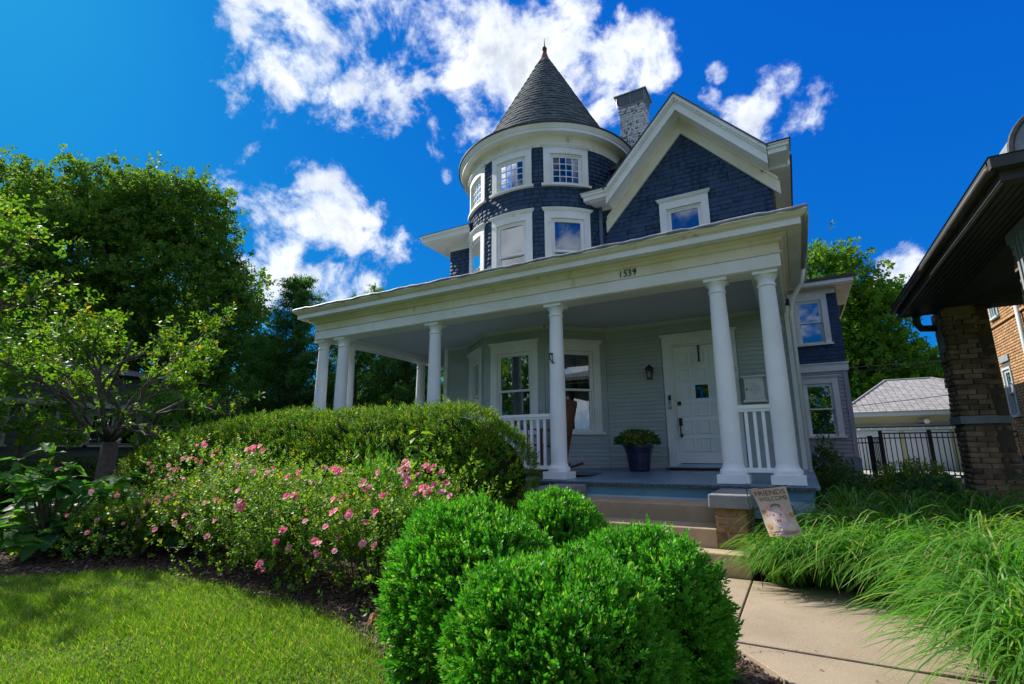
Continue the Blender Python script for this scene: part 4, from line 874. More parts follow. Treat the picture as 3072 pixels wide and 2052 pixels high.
# ================================================================== THINGS ON THE PORCH
def porch_things():
    # wall lantern
    x, y, z = -2.19, 9.06, 2.53
    t = thing('wall_lantern','small black wall lantern on grey siding left of door','lantern',(x,9.08,z))
    MB().box(x-0.035,x+0.035,9.062,9.083,z-0.02,z+0.11).build('backplate','iron',t)
    a = MB(); a.tube([(x,9.06,z+0.09),(x,9.0,z+0.135),(x,8.95,z+0.13)],0.009,6); a.build('arm','iron',t,smooth=True)
    h = MB(); h.lathe([(0.078,0.055),(0.08,0.062),(0.05,0.10),(0.02,0.118),(0.012,0.14),(0.001,0.145)],(x,8.95,z),8); h.build('roof','iron',t)
    c = MB()
    for k in range(6):
        an = 2*math.pi*k/6; c.beam((x+0.045*math.cos(an),8.95+0.045*math.sin(an),z-0.11),(x+0.062*math.cos(an),8.95+0.062*math.sin(an),z+0.055),0.008,0.008,(1,0.3,0))
    c.lathe([(0.05,-0.125),(0.052,-0.11),(0.046,-0.105)],(x,8.95,z),12); c.build('cage','iron',t)
    g = MB(); g.lathe([(0.040,-0.105),(0.056,0.055)],(x,8.95,z),6); g.build('glass','glass_dark',t); b = MB(); b.lathe([(0.012,-0.10),(0.014,-0.05),(0.025,-0.03),(0.024,0.0),(0.001,0.02)],(x,8.95,z),10); b.build('bulb','bulb',t,smooth=True)
    # pierced wall cabinet used as mailbox
    x0, x1, z0, z1 = -0.69, -0.37, 1.93, 2.32
    t = thing('wall_cabinet','white wall cabinet with pierced diamond door between the paired columns','cabinet',(x0,9.08,z0))
    MB().box(x0+0.02,x1-0.02,8.90,9.083,z0+0.02,z1-0.02).build('box','white',t); MB().box(x0+0.035,x1-0.035,8.885,8.90,z0+0.035,z1-0.035).build('door_panel','white',t)
    c = MB(); c.box(x0,x1,8.87,9.083,z1-0.02,z1-0.005); c.box(x0-0.02,x1+0.02,8.85,9.083,z1-0.005,z1+0.012); c.build('cornice','white',t); c = MB(); c.box(x0,x1,8.87,9.083,z0-0.005,z0+0.02); c.box(x0-0.015,x1+0.015,8.855,9.083,z0-0.02,z0-0.005); c.build('base_moulding','white',t)
    cx, cz = (x0+x1)/2+0.015, (z0+z1)/2-0.005; hm = MB(); hm.lathe([(0.007,0),(0.007,0.003)],(0,0,0),8); me = hm.mesh('pierced_hole','black')
    for i in range(-3,4):
        for j in range(-3,4):
            if abs(i)+abs(j) in (1,3): link('pierced_hole', me, None, t, Matrix.Translation((cx+i*0.024,8.8845,cz+j*0.027)) @ Matrix.Rotation(R(90),4,'X'))
    k = MB(); k.lathe([(0.008,0),(0.014,0.012),(0.010,0.022),(0.001,0.025)],(0,0,0),10); link('knob', k.mesh('knob','iron'), None, t, Matrix.Translation((x0+0.055,8.885,cz)) @ Matrix.Rotation(R(90),4,'X'))
    # planter
    px, py, pz = -2.30, 8.35, 0.842
    t = thing('planter','dark navy plastic planter on the porch floor left of door','planter',(px,py,pz))
    p = MB(); p.lathe([(0.155,0),(0.165,0.01),(0.178,0.12),(0.183,0.125),(0.20,0.28),(0.208,0.285),(0.225,0.365),(0.245,0.37),(0.245,0.415),(0.235,0.418),(0.225,0.39)],(px,py,pz),28); p.build('pot','pot',t,smooth=True,angle=35)
    s = MB(); s.lathe([(0.001,0.385),(0.23,0.385)],(px,py,pz),20); s.build('potting_soil','soil',t)
    f = thing('chrysanthemum','mound of yellow and bronze chrysanthemums in the navy planter','flowers',(px,py,pz+0.39))
    n = 260; d = sphere_dirs(n); d[:,2] = np.abs(d[:,2])*0.75+0.05; pos = d*np.array([0.33,0.33,0.24])*RNG.uniform(0.7,1.0,(n,1))+np.array([px,py,pz+0.42])
    T, F = sprig(6,0.05,0.06,0.03,1.1,3); V, FF = scatter(T,F,pos,frames(d),RNG.uniform(.8,1.3,n)); leaf_obj('foliage',[(V,FF,6)],'weed',f)
    fl = MB()
    for k in range(11):
        a = 2*math.pi*k/11; fl.add([(0,0,0),(0.010*math.cos(a-.25)+0.010*math.cos(a),0.010*math.sin(a-.25)+0.010*math.sin(a),0.008),(0.032*math.cos(a),0.032*math.sin(a),0.012),(0.010*math.cos(a+.25)+0.010*math.cos(a),0.010*math.sin(a+.25)+0.010*math.sin(a),0.008)],[(0,1,2,3)])
    fl.lathe([(0.012,0.002),(0.010,0.012),(0.001,0.016)],(0,0,0),8); me = fl.mesh('flower','mum')
    for k in range(64):
        d = Vector((random.gauss(0,1),random.gauss(0,1)-0.6,abs(random.gauss(0,0.8))+0.15)).normalized(); P = Vector((px+d.x*0.33,py+d.y*0.33,pz+0.43+d.z*0.25))
        link('flower', me, None, f, Matrix.Translation(P) @ d.to_track_quat('Z','Y').to_matrix().to_4x4() @ Matrix.Scale(random.uniform(.8,1.2),4))
    # door mat and rug
    tag(MB().box(-1.95,-0.95,8.62,8.98,0.868,0.882).build('doormat','mat_red'), 'thin dark red doormat in front of the white door','doormat')
    tag(MB().box(-4.55,-2.75,7.15,7.85,0.812,0.822).build('porch_rug','rug'), 'flat grey rug under the rocking chair','rug')
    # rocking chair facing the street
    cx, cy, cz = -3.66, 7.75, 0.835
    t = thing('rocking_chair','brown wooden rocking chair behind the white porch railing','chair',(cx,cy,cz),0)
    def bar(nm, a, b, w, h, up=(0,0,1)):
        m = MB(); m.beam(Vector(a)+Vector((cx,cy,cz)), Vector(b)+Vector((cx,cy,cz)), w, h, up); return m.build(nm,'wood',t)
    # chair faces -X; back to the right
    for s in (-1,1):
        y = s*0.27; r = MB(); r.tube([(cx-0.42,cy+y,cz+0.10),(cx-0.25,cy+y,cz+0.04),(cx,cy+y,cz+0.022),(cx+0.25,cy+y,cz+0.04),(cx+0.52,cy+y,cz+0.13)],0.022,6); r.build('rocker','wood',t)
        bar('front_leg',(-0.25,y,0.05),(-0.26,y,0.66),0.045,0.045,(1,0,0)); bar('back_post',(0.18,y,0.05),(0.42,y,1.12),0.045,0.04,(1,0,0)); bar('arm',(-0.33,y,0.68),(0.32,y,0.66),0.08,0.025)
    for k in range(6): bar('seat_slat',(-0.26+k*0.09,-0.27,0.43-k*0.008),(-0.26+k*0.09,0.27,0.43-k*0.008),0.075,0.02)
    for k in range(7): y = -0.21+k*0.07; bar('back_slat',(0.24,y,0.46),(0.41,y,1.08),0.04,0.014,(0,1,0))
    bar('top_rail',(0.415,-0.30,1.11),(0.415,0.30,1.11),0.03,0.09); bar('stretcher',(-0.25,-0.27,0.22),(-0.25,0.27,0.22),0.025,0.025)
porch_things()
# ================================================================== GARDEN FLAG
def text2d(s):
    c = bpy.data.curves.new('t','FONT'); c.body = s; c.resolution_u = 3; o = bpy.data.objects.new('t', c); COL.objects.link(o)
    dg = bpy.context.evaluated_depsgraph_get(); me = bpy.data.meshes.new_from_object(o.evaluated_get(dg)); V = [(v.co.x, v.co.y) for v in me.vertices]; F = [tuple(p.vertices) for p in me.polygons]
    bpy.data.objects.remove(o); bpy.data.meshes.remove(me); return V, F
def garden_flag():
    TL, TR, BR, BL = Vector((-0.415,5.06,0.815)), Vector((-0.14,5.10,0.852)), Vector((-0.065,5.02,0.475)), Vector((-0.285,4.98,0.445))
    def cl(u, v, off=0.0):   # v from top to bottom
        p = (TL*(1-u)+TR*u)*(1-v)+(BL*(1-u)+BR*u)*v
        w = v*v; p = p+Vector((0.012*math.sin(v*6+u*2)*v, 0.028*math.sin(u*5.2+v*3.0)*w+0.02*math.sin(v*4.5), 0.006*math.sin(u*7)*w)); p.y -= off; return tuple(p)
    t = thing('garden_flag','small tan garden flag with FRIENDS WELCOME and a pig beside the brick pier','flag',(-0.43,5.08,0))
    g = MB(); nx, ny = 14, 20
    for side, off in ((0,0.0),(1,-0.002)):
        vs = [cl(i/nx,j/ny,off) for j in range(ny+1) for i in range(nx+1)]; fs = [(j*(nx+1)+i,j*(nx+1)+i+1,(j+1)*(nx+1)+i+1,(j+1)*(nx+1)+i) for j in range(ny) for i in range(nx)]
        g.add(vs, fs if side else [f[::-1] for f in fs])
    g.build('banner','cloth',t,smooth=True)
    pl = MB(); pl.tube([(-0.40,5.16,-0.05),(-0.43,5.12,0.5),(-0.448,5.08,0.80),(-0.455,5.075,0.845),(-0.445,5.07,0.872),(-0.43,5.07,0.865),(-0.43,5.065,0.84),(-0.415,5.06,0.822)],0.0035,6); pl.tube([(-0.448,5.08,0.812),(-0.13,5.105,0.860)],0.0045,6); pl.build('stand','iron',t,smooth=True)
    def blobp(cx, cy, rx, ry, nm, m, off, n=18, rot=0.0, spike=0):
        P = [(cx,cy)]
        for k in range(n):
            a = 2*math.pi*k/n; q = 1.0 if not spike else (1.0 if k % 2 else 0.62); x, y = rx*q*math.cos(a), ry*q*math.sin(a); P.append((cx+x*math.cos(rot)-y*math.sin(rot), cy+x*math.sin(rot)+y*math.cos(rot)))
        mb = MB(); mb.add([cl(a,b,off) for a,b in P],[(0,1+k,1+(k+1)%n) for k in range(n)]); return mb.build(nm,m,t)
    for s, y0, y1, x0, x1 in (('FRIENDS',0.045,0.155,0.06,0.94),('WELCOME',0.185,0.275,0.10,0.96)):
        V, F = text2d(s); xa, xb = min(v[0] for v in V), max(v[0] for v in V); ya, yb = min(v[1] for v in V), max(v[1] for v in V)
        mb = MB(); mb.add([cl(x0+(x1-x0)*(x-xa)/(xb-xa), y1-(y1-y0)*(y-ya)/(yb-ya), 0.003) for x,y in V], F); mb.build('lettering','ink',t)
    blobp(0.50,0.85,0.40,0.16,'pig_body','pig_skin',0.0030); blobp(0.50,0.63,0.25,0.19,'pig_head','pig_skin',0.0036)
    blobp(0.27,0.47,0.075,0.13,'pig_ear','pig_ear',0.0042,rot=0.45); blobp(0.76,0.47,0.075,0.13,'pig_ear','pig_ear',0.0042,rot=-0.45)
    blobp(0.49,0.69,0.12,0.075,'pig_snout','pig_ear',0.0046); blobp(0.46,0.69,0.02,0.03,'nostril','ink',0.0052); blobp(0.53,0.69,0.02,0.03,'nostril','ink',0.0052)
    blobp(0.38,0.57,0.022,0.018,'eye','ink',0.005); blobp(0.62,0.57,0.022,0.018,'eye','ink',0.005)
    for x, y, r in ((0.10,0.50,0.085),(0.13,0.80,0.09),(0.93,0.60,0.08),(0.10,0.93,0.08)): blobp(x,y,r,r*0.72,'sunflower_print','sunflower',0.0050,22,spike=1)
    for x, y in ((0.42,0.375),(0.52,0.36),(0.62,0.38)): blobp(x,y,0.065,0.022,'leaf_print','print_leaf',0.0050,10,rot=0.5*(x-0.5)*8)
    blobp(0.55,0.93,0.40,0.035,'fence_print','print_wood',0.0050)
garden_flag()
# ================================================================== BRICK HOUSE ON THE RIGHT
def brick_house():
    t = thing('brick_house','dark eaved brick house with banded porch piers at the right edge','house',(3.0,9.0,0))
    ex, y0, y1 = 1.50, 4.74, 9.38
    # porch roof: fascia, gutter, soffit, hip
    f = MB(); f.box(ex+0.03,ex+0.06,y0+0.06,y1-0.03,3.12,3.27); f.box(ex+0.03,9.0,y0+0.03,y0+0.06,3.12,3.27); f.box(ex+0.06,2.6,y1-0.06,y1-0.03,3.12,3.27); f.build('fascia','fascia_dark',t)
    g = MB(); g.box(ex-0.03,ex+0.03,y0,y1,3.20,3.285); g.build('gutter','soffit_dark',t); MB().tube([(ex-0.02,y0,3.215),(ex-0.02,y1,3.215)],0.035,8).build('gutter_roll','fascia_dark',t,smooth=True); MB().box(ex-0.03,9.0,y0-0.06,y0+0.028,3.20,3.285).build('gutter_front','soffit_dark',t)
    MB().tube([(ex+0.045,y0+0.06,3.118),(ex+0.045,y1-0.05,3.118)],0.008,5).build('drip_bead','stone_grey',t)
    sf = MB(); sf.box(ex+0.06,2.03,y0+0.06,y1-0.06,3.14,3.17); sf.box(2.03,9.0,y0+0.06,5.60,3.14,3.17); sf.build('soffit','soffit_dark',t)
    for k in range(9):
        x = ex+0.10+k*0.05; MB().box(x,x+0.006,y0+0.2,y1-0.1,3.132,3.139).build('soffit_seam','black',t)
    MB().box(2.36,9.0,5.60,9.20,3.30,3.33).build('porch_ceiling','soffit_dark',t)
    bm = MB(); bm.box(2.03,2.36,5.60,9.72,3.17,3.34); bm.build('side_beam','soffit_dark',t); MB().box(2.37,9.0,9.22,9.55,3.17,3.40).build('rear_beam','soffit_dark',t); MB().box(2.37,9.0,5.60,5.95,3.17,3.40).build('front_beam','soffit_dark',t)
    rf = MB(); rf.add([(ex-0.04,y0-0.07,3.29),(9,y0-0.07,3.29),(9,y1+0.04,3.29),(ex-0.04,y1+0.04,3.29),(4.0,7.06,3.95),(9,7.06,3.95)],[(0,1,5,4),(1,2,5),(2,3,4,5),(3,0,4),(0,3,2,1)]); rf.build('porch_roof','slate',t)
    MB().tube([(1.75,9.36,3.15),(1.75,9.36,3.0),(1.80,9.42,2.94),(1.98,9.5,2.94)],0.05,10).build('downspout','soffit_dark',t,smooth=True)
    # piers of separate bricks in bands, every band pushed out a little
    b = MB(); b.box(-0.5,0.5,0,0.09,0,1); bme = b.mesh('pier_brick','dark_brick'); L = []
    def pier(x0, x1, ya, yb, recess=True):
        core = MB().box(x0+0.012,x1-0.012,ya+0.012,yb-0.012,-0.1,3.17).build('pier','dark_mortar',t)
        if recess: MB().box(x1-0.01,x1+0.20,ya+0.15,yb-0.05,-0.1,3.16).build('pier_side','dark_mortar',t)
        ch = 0.0715; z = 0.05; k = 0
        while z < 3.04:
            if 1.49 < z+ch*0.5 < 1.62: z += ch; k += 1; continue
            band = int((z-1.63)/(ch*5)) if z > 1.6 else -1; inband = (z-1.63)/(ch*5)-band if z > 1.6 else 0.5
            out = (0.022*(1-inband)+0.0) if z > 1.6 else 0.0
            fr = [(FM(x0-out, ya-out), x1-x0+2*out), (FM(x0-out, yb+out, 0, -1), yb-ya+2*out)]
            if recess: fr.append((FM(x1, ya+0.15), 0.20))
            for q, (mp, ln) in enumerate(fr):
                u = -(0.10 if k % 2 else 0.0)
                while u < ln-0.01:
                    a, c = max(u,0), min(u+0.2, ln)
                    if c-a > 0.02: L.append((mp.frame((a+c)/2, random.uniform(-0.004,0.006), z) @ Matrix.Diagonal((c-a-0.008,1,ch-0.009,1)), (c-a)*ch*(0.6 if q == 1 else 1.0)))
                    u += 0.208
            z += ch; k += 1
        MB().box(x0-0.035,x1+0.035,ya-0.035,yb+0.035,1.505,1.612).build('pier_band','stone_grey',t)
        if recess: MB().box(x1+0.036,x1+0.21,ya+0.12,yb-0.02,1.507,1.608).build('pier_band','stone_grey',t)
        MB().box(x0-0.03,x1+0.02,ya-0.03,yb+0.03,3.04,3.165).build('pier_capital','stone_grey' if not recess else 'dark_brick',t)
        # stone tablet on the left face
        s = MB(); zc = 2.98
        for (a, c, d, e) in ((ya+0.10,yb-0.10,2.955,3.035),(ya+0.16,ya+0.20,2.55,2.95),(ya+0.24,ya+0.28,2.55,2.95),(ya+0.32,ya+0.36,2.55,2.95)): s.box(x0-0.045,x0-0.002,a,c,d,e)
        for q in range(4): s.box(x0-0.06,x0-0.045,ya+0.11+q*0.09,ya+0.125+q*0.09,2.96,3.03)
        s.build('stone_tablet','stone_grey',t)
    pier(2.03,2.36,9.20,9.72); pier(1.95,2.36,5.62,6.14,False)
    pieces('brick', bme, L, t, 'bricks', 300)
    # house body beyond, sunlit gold brick side
    wx = 5.0; W = FM(wx, 22.0, 0, -1); wn = [(4.22, 2.02, 3.21, 0.50), (4.22, 4.64, 5.4, 0.50)]
    wl = MB(W); cells(wl, 0, 9.0, 0.0, 6.2, [opening(*w) for w in wn], -0.3, -0.012); wl.build('side_wall','dark_mortar',t)
    gb = MB(); gb.box(-0.5,0.5,0,0.08,0,1); gm = gb.mesh('wall_brick','gold_brick'); L2 = []; z = 1.0; k = 0
    while z < 5.6:
        for a0, b0 in runs(2.6, 7.6, z+0.036, [(w[0]-w[3]/2-0.06,w[0]+w[3]/2+0.06,w[1]-0.1,w[2]+0.2) for w in wn]):
            u = a0-(0.10 if k % 2 else 0)
            while u < b0-0.01:
                a, c = max(u,a0), min(u+0.2,b0)
                if c-a > 0.02: L2.append((W.frame((a+c)/2, random.uniform(-.003,.003), z) @ Matrix.Diagonal((c-a-0.008,1,0.064,1)), (c-a)*0.07))
                u += 0.208
        z += 0.073; k += 1
    pieces('wall_brick', gm, L2, t, 'wall_bricks', 150)
    for w in wn: window(W, w[0], w[1], w[2], w[3], cw=0.05, head=0.06, inside='shade_grey', parent=t, fm='frame_teal', crown=False, label='sash window in the sunlit brick side wall')
    MB(W).box(3.6,6.6,0.0,0.05,4.40,4.46).build('brick_course','gold_brick',t); MB(W).box(3.9,4.55,0.0,0.03,3.42,3.58).build('stone_lintel','stone_grey',t)
    MB().tube([(4.93,16.1,6.0),(4.93,16.1,0.3)],0.05,8).build('wall_downspout','frame_teal',t,smooth=True)
    MB().box(5.0,12.0,9.6,22.0,-0.1,0.9).build('foundation','dark_mortar',t); MB().box(5.35,12.0,13.0,21.9,0.9,6.2).build('body','dark_mortar',t)
    MB().box(4.3,12.0,12.6,22.5,6.2,6.35).build('main_eave','soffit_dark',t)
    # arched dormer on the porch roof
    ar = MB(); n = 16; cx, zc, r0, r1, yd = 3.30, 4.78, 0.44, 0.58, 8.0
    P = []
    for k in range(n+1):
        a = math.pi-math.pi*k/n; P.append((cx+r0*math.cos(a), zc+r0*math.sin(a)*1.0, cx+r1*math.cos(a), zc+r1*math.sin(a)))
    P = [(cx-r0,3.6,cx-r1,3.6)]+P+[(cx+r0,3.6,cx+r1,3.6)]
    vs = []; fs = []
    for p in P: vs += [(p[0],yd,p[1]),(p[2],yd,p[3]),(p[2],yd+1.2,p[3]),(p[0],yd+0.12,p[1])]
    for k in range(len(P)-1):
        for j in range(4): fs.append((4*k+j,4*k+(j+1)%4,4*k+4+(j+1)%4,4*k+4+j))
    ar.add(vs, fs); ar.build('arched_dormer','stone_grey',t)
    rim = MB(); rim.tube([(p[2]*1.0,yd-0.01,p[3]+0.01) for p in P],0.035,6); rim.build('dormer_rim','gutter_dark',t)
    wv = MB(); wv.add([(p[0],yd+0.10,p[1]) for p in P],[tuple(range(len(P)))]); wv.build('dormer_louvre','soffit_dark',t)
brick_house()
# ================================================================== GARAGE, FENCE, WIRES
def garage():
    t = thing('garage','cream garage with pinkish grey hip roof and pale door behind the fence','garage',(4.0,24.4,0))
    x0, x1, y0, y1 = 1.9, 8.6, 24.3, 30.0; ez = 2.45
    w = MB(); w.box(x0,x1,y0,y1,0.3,ez); w.build('wall','garage_wall',t)
    fa = MB(); fa.box(x0-0.32,x1+0.32,y0-0.34,y0-0.30,ez-0.02,ez+0.14); fa.box(x0-0.32,x0-0.28,y0-0.30,y1,ez-0.02,ez+0.14); fa.build('fascia','garage_trim',t); MB().box(x0-0.28,x1+0.3,y0-0.30,y0-0.001,ez-0.02,ez+0.01).build('soffit','garage_trim',t)
    ex0, ex1, ey0, ey1 = x0-0.36, x1+0.36, y0-0.38, y1+0.38; rz = 4.0; rx0, rx1, ry = 3.45, 5.0, 26.1
    rf = MB(); rf.add([(ex0,ey0,ez+0.14),(ex1,ey0,ez+0.14),(ex1,ey1,ez+0.14),(ex0,ey1,ez+0.14),(rx0,ry,rz),(rx1,ry,rz)],[(0,1,5,4),(1,2,5),(2,3,4,5),(3,0,4)]); rf.build('roof','tile_back',t)
    tm = MB(); tm.add([(-0.5,0,-0.004),(0.5,0,-0.004),(0.5,1.12,0.004),(-0.5,1.12,0.004),(-0.5,0,0.014),(0.5,0,0.014),(0.5,1.12,0.008),(-0.5,1.12,0.008)],[(0,3,2,1),(4,5,6,7),(0,1,5,4),(1,2,6,5),(2,3,7,6),(3,0,4,7)]); me = tm.mesh('roof_tile','asphalt_tile'); L = []
    sl = math.atan2(rz-ez-0.14, ry-ey0); run = math.hypot(rz-ez-0.14, ry-ey0); rows = 20; e = run/rows
    for k in range(rows):
        f = k/rows; y = ey0+(ry-ey0)*f; z = ez+0.14+(rz-ez-0.14)*f; xa = ex0+(rx0-ex0)*(f+0.5/rows); xb = min(5.9, ex1+(rx1-ex1)*(f+0.5/rows)); x = xa-(0.10 if k % 2 else 0.0)
        while x < xb:
            a, c = max(x, xa), min(x+0.21, xb)
            if c-a > 0.03: L.append((Matrix.Translation(((a+c)/2,y,z+random.uniform(0,.003))) @ Matrix.Rotation(sl,4,'X') @ Matrix.Diagonal((c-a-0.012,e-0.008,1,1)), (c-a)*e))
            x += 0.215
    pieces('roof_tile', me, L, t, 'roof_tiles', 300)
    MB().tube([(ex0,ey0,ez+0.16),(rx0,ry,rz+0.02),(rx1,ry,rz+0.02),(ex1,ey0,ez+0.16)],0.04,6).build('ridge_cap','asphalt_tile',t)
    for x in (2.05,3.55,5.1): 
        d = MB().box(x,x+1.35,y0-0.06,y0-0.004,0.42,1.88).build('garage_door','garage_door',t); MB().box(x+0.06,x+0.09,y0-0.075,y0-0.061,0.42,1.86).build('door_stile','garage_trim',d)
    MB().box(x0,x1,y0-0.10,y0-0.002,1.90,1.99).build('door_header','garage_trim',t); MB().box(x0,x1,y0-0.12,y0-0.002,2.05,2.09).build('light_rail','galv',t)
    s = thing('string_lights','string of white bulbs along the garage wall','string lights',(2,24.1,2))
    wr = MB(); pts = []; 
    for k in range(25):
        u = k/24; pts.append((1.95+4.2*u, 24.13, 2.02-0.03*abs(math.sin(u*math.pi*6)))) 
    wr.tube(pts,0.008,4); wr.build('cable','wire',s); bl = MB(); bl.lathe([(0.012,0.02),(0.035,-0.03),(0.028,-0.06),(0.001,-0.075)],(0,0,0),8); bm = bl.mesh('bulb','bulb')
    for k in range(11): link('bulb', bm, None, s, Matrix.Translation((2.15+k*0.40,24.13,1.98)))
    lp = thing('garage_lamp','small floodlight under the garage eave','lamp',(4.2,24.2,2.2)); b = MB(); b.lathe([(0.03,0),(0.09,0.06),(0.09,0.10),(0.001,0.11)],(0,0,0),12); link('lamp_head', b.mesh('lamp_head','bulb'), None, lp, Matrix.Translation((4.26,24.12,2.22)) @ Matrix.Rotation(R(110),4,'X')); MB().box(4.02,4.20,24.2,24.29,2.17,2.27).build('mount','galv',lp)
garage()
def fence():
    t = thing('metal_fence','black metal picket fence in front of the garage','fence',(3.0,18.0,0)); b0 = 0.30
    pk = MB(); pk.box(-0.011,0.011,-0.011,0.011,0,1); pm2 = pk.mesh('picket','iron')
    Y = 18.0
    for nm, z0, z1 in (('top_rail',1.60,1.635),('middle_rail',1.47,1.50),('bottom_rail',0.46,0.495)): MB().box(2.10,5.2,Y-0.018,Y+0.018,z0,z1).build(nm,'iron',t)
    x = 2.17
    while x < 5.2: link('picket', pm2, None, t, Matrix.Translation((x,Y,b0+0.12)) @ Matrix.Diagonal((1,1,1.19,1))); x += 0.118
    for x in (2.08,3.19,4.6): MB().box(x-0.045,x+0.045,Y-0.045,Y+0.045,0.0,1.70).build('post','iron',t)
    g = thing('metal_gate','low black metal gate leaf standing ajar by the house','gate',(1.8,18.0,0))
    for a, bq in (((1.32,18.4),(1.80,18.1)),((1.86,18.1),(2.04,17.5))):
        d = Vector((bq[0]-a[0],bq[1]-a[1],0)); n = max(4,int(d.length/0.085))
        for z in (0.45,1.36,1.50): m = MB(); m.beam((*a,z),(*bq,z),0.03,0.03); m.build('gate_rail','iron',g)
        for k in range(n+1): p = Vector((*a,0.42))+d*(k/n); link('gate_picket', pm2, None, g, Matrix.Translation(p) @ Matrix.Diagonal((1,1,1.09,1)))
        for p in (a,bq): MB().box(p[0]-0.03,p[0]+0.03,p[1]-0.03,p[1]+0.03,0.0,1.56).build('gate_post','iron',g)
    for k, (z, s) in enumerate(((5.2,0.05),(5.02,0.08))):
        pts = [(-2+20*q/16, 30-1.0*q/16, z-s*math.sin(q/16*math.pi)+0.03*q/16) for q in range(17)]
        tag(MB().tube(pts,0.018,5).build('utility_wire','wire'), ('upper','lower')[k]+' utility wire crossing the sky above the garage','wire')
    pts = [(1.0+6.2*q/16, 21.0-0.8*q/16, 2.55+0.55*q/16+0.0*q) for q in range(17)]
    tag(MB().tube(pts,0.010,5).build('service_wire','wire'), 'thin service wire slanting across the garage roof','wire')
fence()
# ================================================================== HOUSE ON THE LEFT
def left_house():
    t = thing('left_house','dark grey green clapboard house behind the bare branched tree','house',(-16.5,7.0,0))
    X = -16.0; W = FM(X, 0.0, 0, 1); wn = [(5.75,1.36,2.18,0.56),(6.42,1.36,2.18,0.56),(7.02,1.36,2.18,0.50),(9.0,1.3,2.3,0.6),(4.2,1.36,2.18,0.6)]
    up = [(8.05,2.62,2.95,0.42)]
    wl = MB(W); cells(wl, 1.0, 8.5, 0.2, 3.2, [opening(*w) for w in wn if w[0] < 8]+[opening(*w) for w in up], -0.2, -0.004); wl.build('wall','left_wall',t)
    holes = [cased(*w, cw=0.07, head=0.08) for w in wn+up]
    L = clad(W, 1.0, 8.42, 0.75, 3.15, 0.16, holes); pieces('plank', plank_mesh('left_plank',0.16,'left_wall',0.02), L, t, 'planks', 300)
    for w in wn[:3]+wn[4:]: window(W, *w, cw=0.06, head=0.10, inside='none', parent=t, fm='left_trim', crown=False, mid=0.5, glass='glass')
    window(W, *up[0], cw=0.06, head=0.06, inside='none', parent=t, fm='left_trim', crown=False, grid=(3,2), single=True)
    MB(W).box(1.0,7.5,0.0,0.18,2.30,2.42).build('window_hood','left_trim',t); MB(W).box(7.45,7.6,0.0,0.05,0.4,3.15).build('corner_board','left_wall',t)
    MB(W).box(7.9,8.5,0.0,0.10,2.10,2.20).build('door_hood','left_trim',t)
    rf = MB(); rf.add([(-15.6,0.8,3.2),(-15.6,9.0,3.2),(-22,9.0,3.2),(-22,0.8,3.2),(-18.5,3.0,3.8),(-18.5,7.0,3.8)],[(0,1,5,4),(1,2,5),(2,3,4,5),(3,0,4),(0,3,2,1)]); rf.build('roof','slate',t)
    MB().box(-22,-17.4,1.0,8.5,0.0,3.1).build('body','left_wall',t)
left_house()
# ================================================================== PLANTING
def shell(c, rad, n, amp, seed, inner=0.82, flat=0.0, low=-0.6, ex=2.0):
    d = sphere_dirs(int(n*1.6)); d = d[d[:,2] > low][:n]
    r = lumps(d, amp, seed)*RNG.uniform(inner, 1.03, len(d))**0.7
    r = r*(np.abs(d)**ex).sum(1)**(-1.0/ex)
    p = d*np.array(rad)*r[:,None]+np.array(c); nn = np.sign(d)*np.abs(d)**(ex-1)/np.array(rad); nn /= np.linalg.norm(nn, axis=1, keepdims=True)
    return p, nn
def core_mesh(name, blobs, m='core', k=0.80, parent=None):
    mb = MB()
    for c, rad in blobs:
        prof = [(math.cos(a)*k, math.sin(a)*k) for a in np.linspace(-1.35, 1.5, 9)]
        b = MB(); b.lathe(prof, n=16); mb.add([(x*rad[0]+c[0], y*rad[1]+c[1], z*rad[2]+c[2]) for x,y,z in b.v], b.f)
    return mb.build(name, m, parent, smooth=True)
def boxwood(label, c, rad, n, seed):
    t = thing('boxwood', label, 'shrub', (c[0],c[1],-0.04), group='clipped boxwoods before the steps')
    p, nn = shell(c, rad, int(n*1.75), 0.085, seed, 0.80, low=-0.75, ex=2.5)
    q = p*1.0+np.array([seed,0.3*seed,0.1]); w = np.sin(q[:,0]*34+2*np.sin(q[:,2]*13))*np.sin(q[:,1]*31+1.5*np.sin(q[:,0]*17))*np.sin(q[:,2]*37+1.7*np.sin(q[:,1]*15))+0.5*np.sin(q[:,0]*71)*np.sin(q[:,2]*67+q[:,1]*59)
    keep = w > -0.16-0.4*RNG.random(len(p))**2; p, nn, w = p[keep], nn[keep], w[keep]
    p = p+nn*(0.030*np.clip(w,-.6,1.0))[:,None]
    d = nn+RNG.normal(size=nn.shape)*0.40+np.array([0,0,0.55]); parts = []
    for k in range(3):
        T, F = sprig(10, 0.052, 0.0225, 0.0112, 0.9, seed*7+k); sl = slice(k, None, 3); sc = RNG.uniform(0.65,1.35,len(p[sl]))
        V, FF = scatter(T, F, p[sl], frames(d[sl]), sc); parts.append((V, FF, 10))
    k = n//24; up = RNG.choice(np.where(nn[:,2] > -0.1)[0], k); T, F = sprig(14, 0.085, 0.021, 0.010, 0.9, seed*7+5)    # new shoots standing proud
    V, FF = scatter(T, F, p[up], frames(nn[up]*0.7+RNG.normal(size=(len(up),3))*0.25+np.array([0,0,0.9])), RNG.uniform(.6,1.25,len(up))); parts.append((V, FF, 14))
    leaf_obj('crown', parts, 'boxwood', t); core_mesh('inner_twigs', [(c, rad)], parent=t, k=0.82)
    st = MB(); st.tube([(c[0],c[1],-0.08),(c[0]+0.02,c[1],c[2])],[0.03,0.02],6); st.build('trunk','bark',t)
